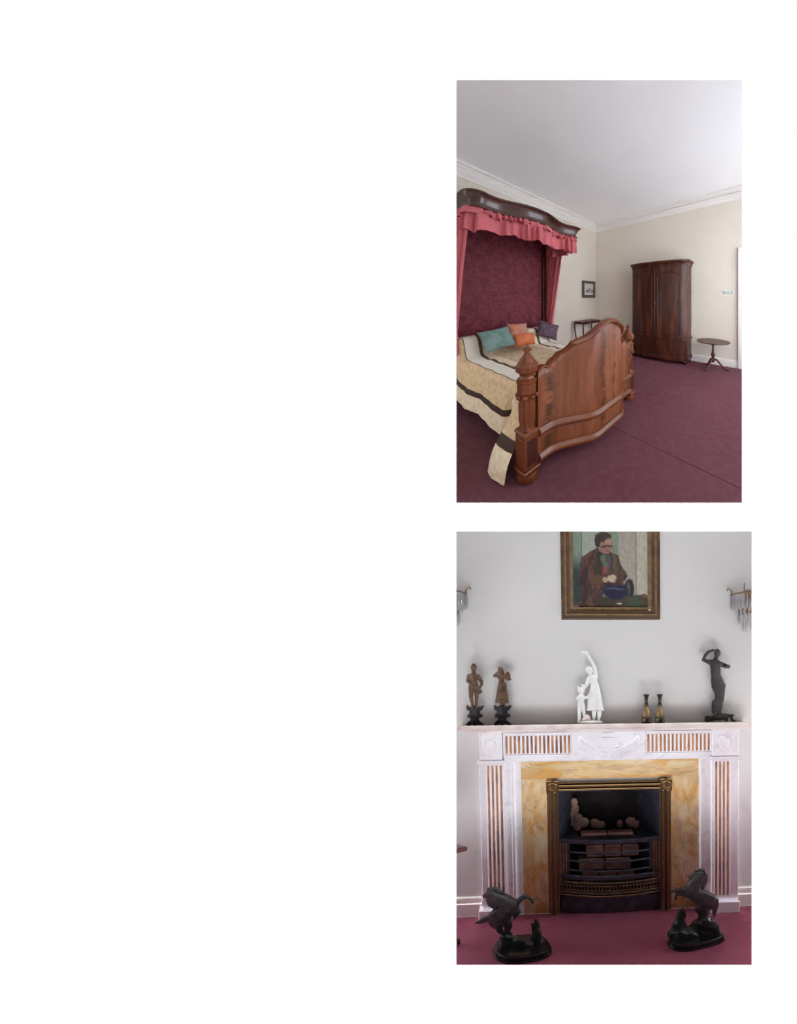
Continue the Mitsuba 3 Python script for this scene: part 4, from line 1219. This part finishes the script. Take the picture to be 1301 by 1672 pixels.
put(dk + '__draped_cloth', flesh([P((560, 820, 84, -10), (575, 960, 62, -10), (570, 1100, 48, -10)), P((430, 1140, 50, -20), (430, 1320, 52, -20))], .005, smooth=5), 'mat_bronze_dark', PAR, smooth=60)
put(dk + '__base', flesh([P((285, 1440, 50), (300, 1470, 48), (410, 1440, 60), (500, 1410, 60), (760, 1405, 32)), P((770, 1400, 28, 60), (770, 1400, 28, -80), (775, 1485, 26)), P((290, 1480, 40, 50), (290, 1480, 40, -90)), P((470, 1440, 55, 50), (640, 1430, 48, 30), (660, 1470, 42)), P((790, 1490, 22), (840, 1508, 12))], .005, smooth=5), 'mat_bronze_dark', PAR, smooth=60)
# vases
for x, lb in ((.222, 'slim black and gold vase on the mantel, left of the pair'), (.300, 'slim black and gold vase on the mantel, right of the pair')):
    prof = np.array([(0, 0), (.027, 0), (.0275, .004), (.027, .03), (.021, .062), (.014, .09), (.0095, .115), (.0095, .135), (.0125, .152), (.0165, .160), (.0175, .164), (.0145, .163), (.0085, .14), (0, .138)])
    m_ = lathe(prof, 32, (x, .12, MZ))
    uvv = np.vstack([np.column_stack([np.arange(32) / 32., np.full(32, z / .164)]) for r, z in prof] + [[[0, 0], [0, .84]]])
    put('gold_vase', m_, 'mat_vase', PAR, smooth=True, uv=uvv, label=lb, cat='vase')

# ================================================================== bronze horses on the carpet
def rock(P, chains, fine=.006, amp=.006, seed=1):
    t = flesh(chains, fine, smooth=3)
    v = np.array(t.vertices)
    import meshkit
    v = v + np.array(t.vertex_normals) * (meshkit.fbm(v * 45, 3, seed)[:, None] - .5) * amp * 2.4
    return v, np.array(t.faces)


def plinth_slab(bx, by, a, b, turn, h):
    t = np.linspace(0, 2 * np.pi, 48, endpoint=False)
    x = a * np.sign(np.cos(t)) * np.abs(np.cos(t)) ** .75; y = b * np.sign(np.sin(t)) * np.abs(np.sin(t)) ** .75
    ring = []
    for s, z in ((.97, 0), (1, .004), (1, .012), (.95, .016), (.96, h * .75), (.9, h)):
        ring.append(np.column_stack([x * s, y * s, np.full(48, z)]))
    V = np.vstack(ring + [[[0, 0, 0]], [[0, 0, h]]]); n = 48; m = 6; F = []
    for i in range(m - 1):
        for j in range(n):
            l = (j + 1) % n
            F += [[i * n + j, i * n + l, (i + 1) * n + l], [i * n + j, (i + 1) * n + l, (i + 1) * n + j]]
    for j in range(n):
        l = (j + 1) % n
        F += [[m * n, l, j], [m * n + 1, (m - 1) * n + j, (m - 1) * n + l]]
    return V @ rz(turn).T + np.array([bx, by, 0]), np.array(F)


ho = thing('rearing_horse_bronze', 'black bronze rearing horse with its head thrown back, on the carpet left of the hearth', 'statue')
P = draw(.000427, 817, 1310, -.483, .515, .0, 1.15)
put(ho + '__horse', flesh([
    P((515, 930, 96), (575, 880, 92), (640, 835, 92), (690, 785, 88)), P((680, 770, 84), (605, 715, 80), (525, 675, 72), (470, 645, 54)),
    P((470, 625, 50), (430, 638, 40), (388, 650, 25)), P((500, 590, 20), (510, 575, 12)),
    P((735, 755, 44), (790, 720, 30), (850, 672, 24), (905, 692, 18), (935, 722, 17), (945, 745, 19)), P((720, 810, 46), (775, 858, 28), (742, 905, 18), (725, 925, 18)),
    P((520, 960, 82), (545, 1030, 44), (548, 1075, 30), (600, 1110, 24), (622, 1185, 22)), P((600, 930, 70), (655, 1010, 44), (640, 1090, 28), (672, 1130, 24), (668, 1200, 22))], .006), 'mat_bronze', PAR, smooth=60)
put(ho + '__mane', flesh([P((545, 580, 26), (500, 575, 28), (450, 592, 28)), P((540, 600, 34), (590, 640, 30), (660, 690, 26)), P((425, 700, 24), (450, 750, 30), (500, 790, 26)), P((548, 590, 20), (562, 572, 12)), P((520, 565, 18), (508, 552, 10)), P((470, 700, 34), (500, 770, 30)), P((440, 575, 18), (425, 590, 12))], .005, smooth=4), 'mat_bronze', PAR, smooth=60)
put(ho + '__tail', flesh([P((455, 905, 28), (400, 930, 34), (330, 958, 24), (280, 970, 12))], .005, smooth=4), 'mat_bronze', PAR, smooth=60)
put(ho + '__rocky_base', rock(P, [P((640, 1190, 80), (650, 1270, 110)), P((560, 1290, 60), (700, 1270, 110), (860, 1290, 115), (1040, 1300, 90)), P((975, 960, 16), (985, 1060, 34), (985, 1180, 66), (970, 1270, 80)), P((940, 1010, 14), (960, 1100, 30)), P((760, 1200, 60, 60), (880, 1250, 70, 90)), P((1010, 1020, 12), (1000, 1120, 30))]), 'mat_bronze', PAR, smooth=50)
put(ho + '__plinth', plinth_slab(-.483, .545, .143, .145, -.25, .035), 'mat_ebony', PAR, smooth=30)

hb = thing('rearing_horse_bronze', 'black bronze rearing horse with raised head, on the carpet right of the hearth', 'statue')
P = draw(.000388, 515, 1190, .402, .50, .0, 1.15)
put(hb + '__horse', flesh([
    P((730, 650, 92), (660, 620, 100), (580, 580, 102), (490, 520, 92)), P((500, 490, 92), (540, 410, 82), (580, 345, 68), (615, 295, 52)),
    P((612, 285, 46), (560, 292, 40), (510, 308, 30), (478, 318, 24)), P((600, 245, 16), (604, 230, 10)),
    P((430, 515, 46), (360, 502, 30), (300, 504, 22), (240, 504, 19), (215, 515, 20)), P((430, 560, 42), (350, 545, 28), (290, 548, 20), (280, 590, 17), (276, 612, 18)),
    P((740, 690, 82), (670, 760, 50), (715, 810, 32), (650, 890, 24), (615, 945, 24)), P((670, 700, 76), (590, 770, 44), (640, 850, 28), (585, 930, 22), (550, 985, 24))], .006), 'mat_bronze', PAR, smooth=60)
put(hb + '__mane', flesh([P((640, 245, 28), (665, 300, 36), (672, 360, 38), (660, 420, 36), (635, 480, 28)), P((610, 235, 24), (650, 245, 26), (662, 228, 12)), P((690, 290, 18), (708, 305, 10)), P((694, 340, 18), (712, 350, 10)), P((690, 390, 18), (698, 412, 10)), P((665, 440, 20), (660, 475, 12)), P((560, 240, 14), (545, 262, 10))], .005, smooth=3), 'mat_bronze', PAR, smooth=60)
put(hb + '__tail', flesh([P((785, 620, 30), (825, 660, 34), (825, 740, 32), (805, 810, 26), (800, 885, 12))], .005, smooth=4), 'mat_bronze', PAR, smooth=60)
put(hb + '__rocky_base', rock(P, [P((372, 738, 14), (345, 840, 42), (330, 950, 70), (310, 1080, 100)), P((395, 780, 12), (390, 860, 26)), P((560, 1010, 80), (690, 970, 100), (780, 1010, 80), (790, 1100, 70)), P((240, 1110, 70), (420, 1110, 100), (600, 1090, 100), (800, 1070, 60)), P((330, 1100, 90, 60), (520, 1110, 90, 40)), P((640, 820, 40, -20), (660, 900, 70, -20), (680, 960, 90, -20))], seed=4), 'mat_bronze', PAR, smooth=50)
put(hb + '__plinth', plinth_slab(.412, .53, .163, .085, -.42, .035), 'mat_ebony', PAR, smooth=30)

# ================================================================== low table at the left edge
lt = thing('low_table', 'dark wood low table at the left edge beside the fireplace', 'table')
c_ = np.array([-1.02, .47])
put(lt + '__table_top', move(box(-.19, .19, -.19, .19, .50, .523, .006), (*c_, 0), rz(.74)), 'mat_dark_wood', PAR)
put(lt + '__pedestal', lathe([(0, .14), (.03, .14), (.036, .2), (.02, .26), (.034, .34), (.02, .42), (.05, .495), (0, .5)], 20, (*c_, 0)), 'mat_dark_wood', PAR, smooth=40)
for a in (-.22, -.22 + 2.094, -.22 + 4.189):
    rr = [(.01, .20), (.06, .19), (.11, .12), (.16, .045), (.195, .02), (.215, .016)]
    put(lt + '__leg', tube(curve([(c_[0] + r * math.cos(a), c_[1] + r * math.sin(a), z) for r, z in rr], 18), np.linspace(.022, .015, 18), 8), 'mat_dark_wood', PAR, smooth=True)
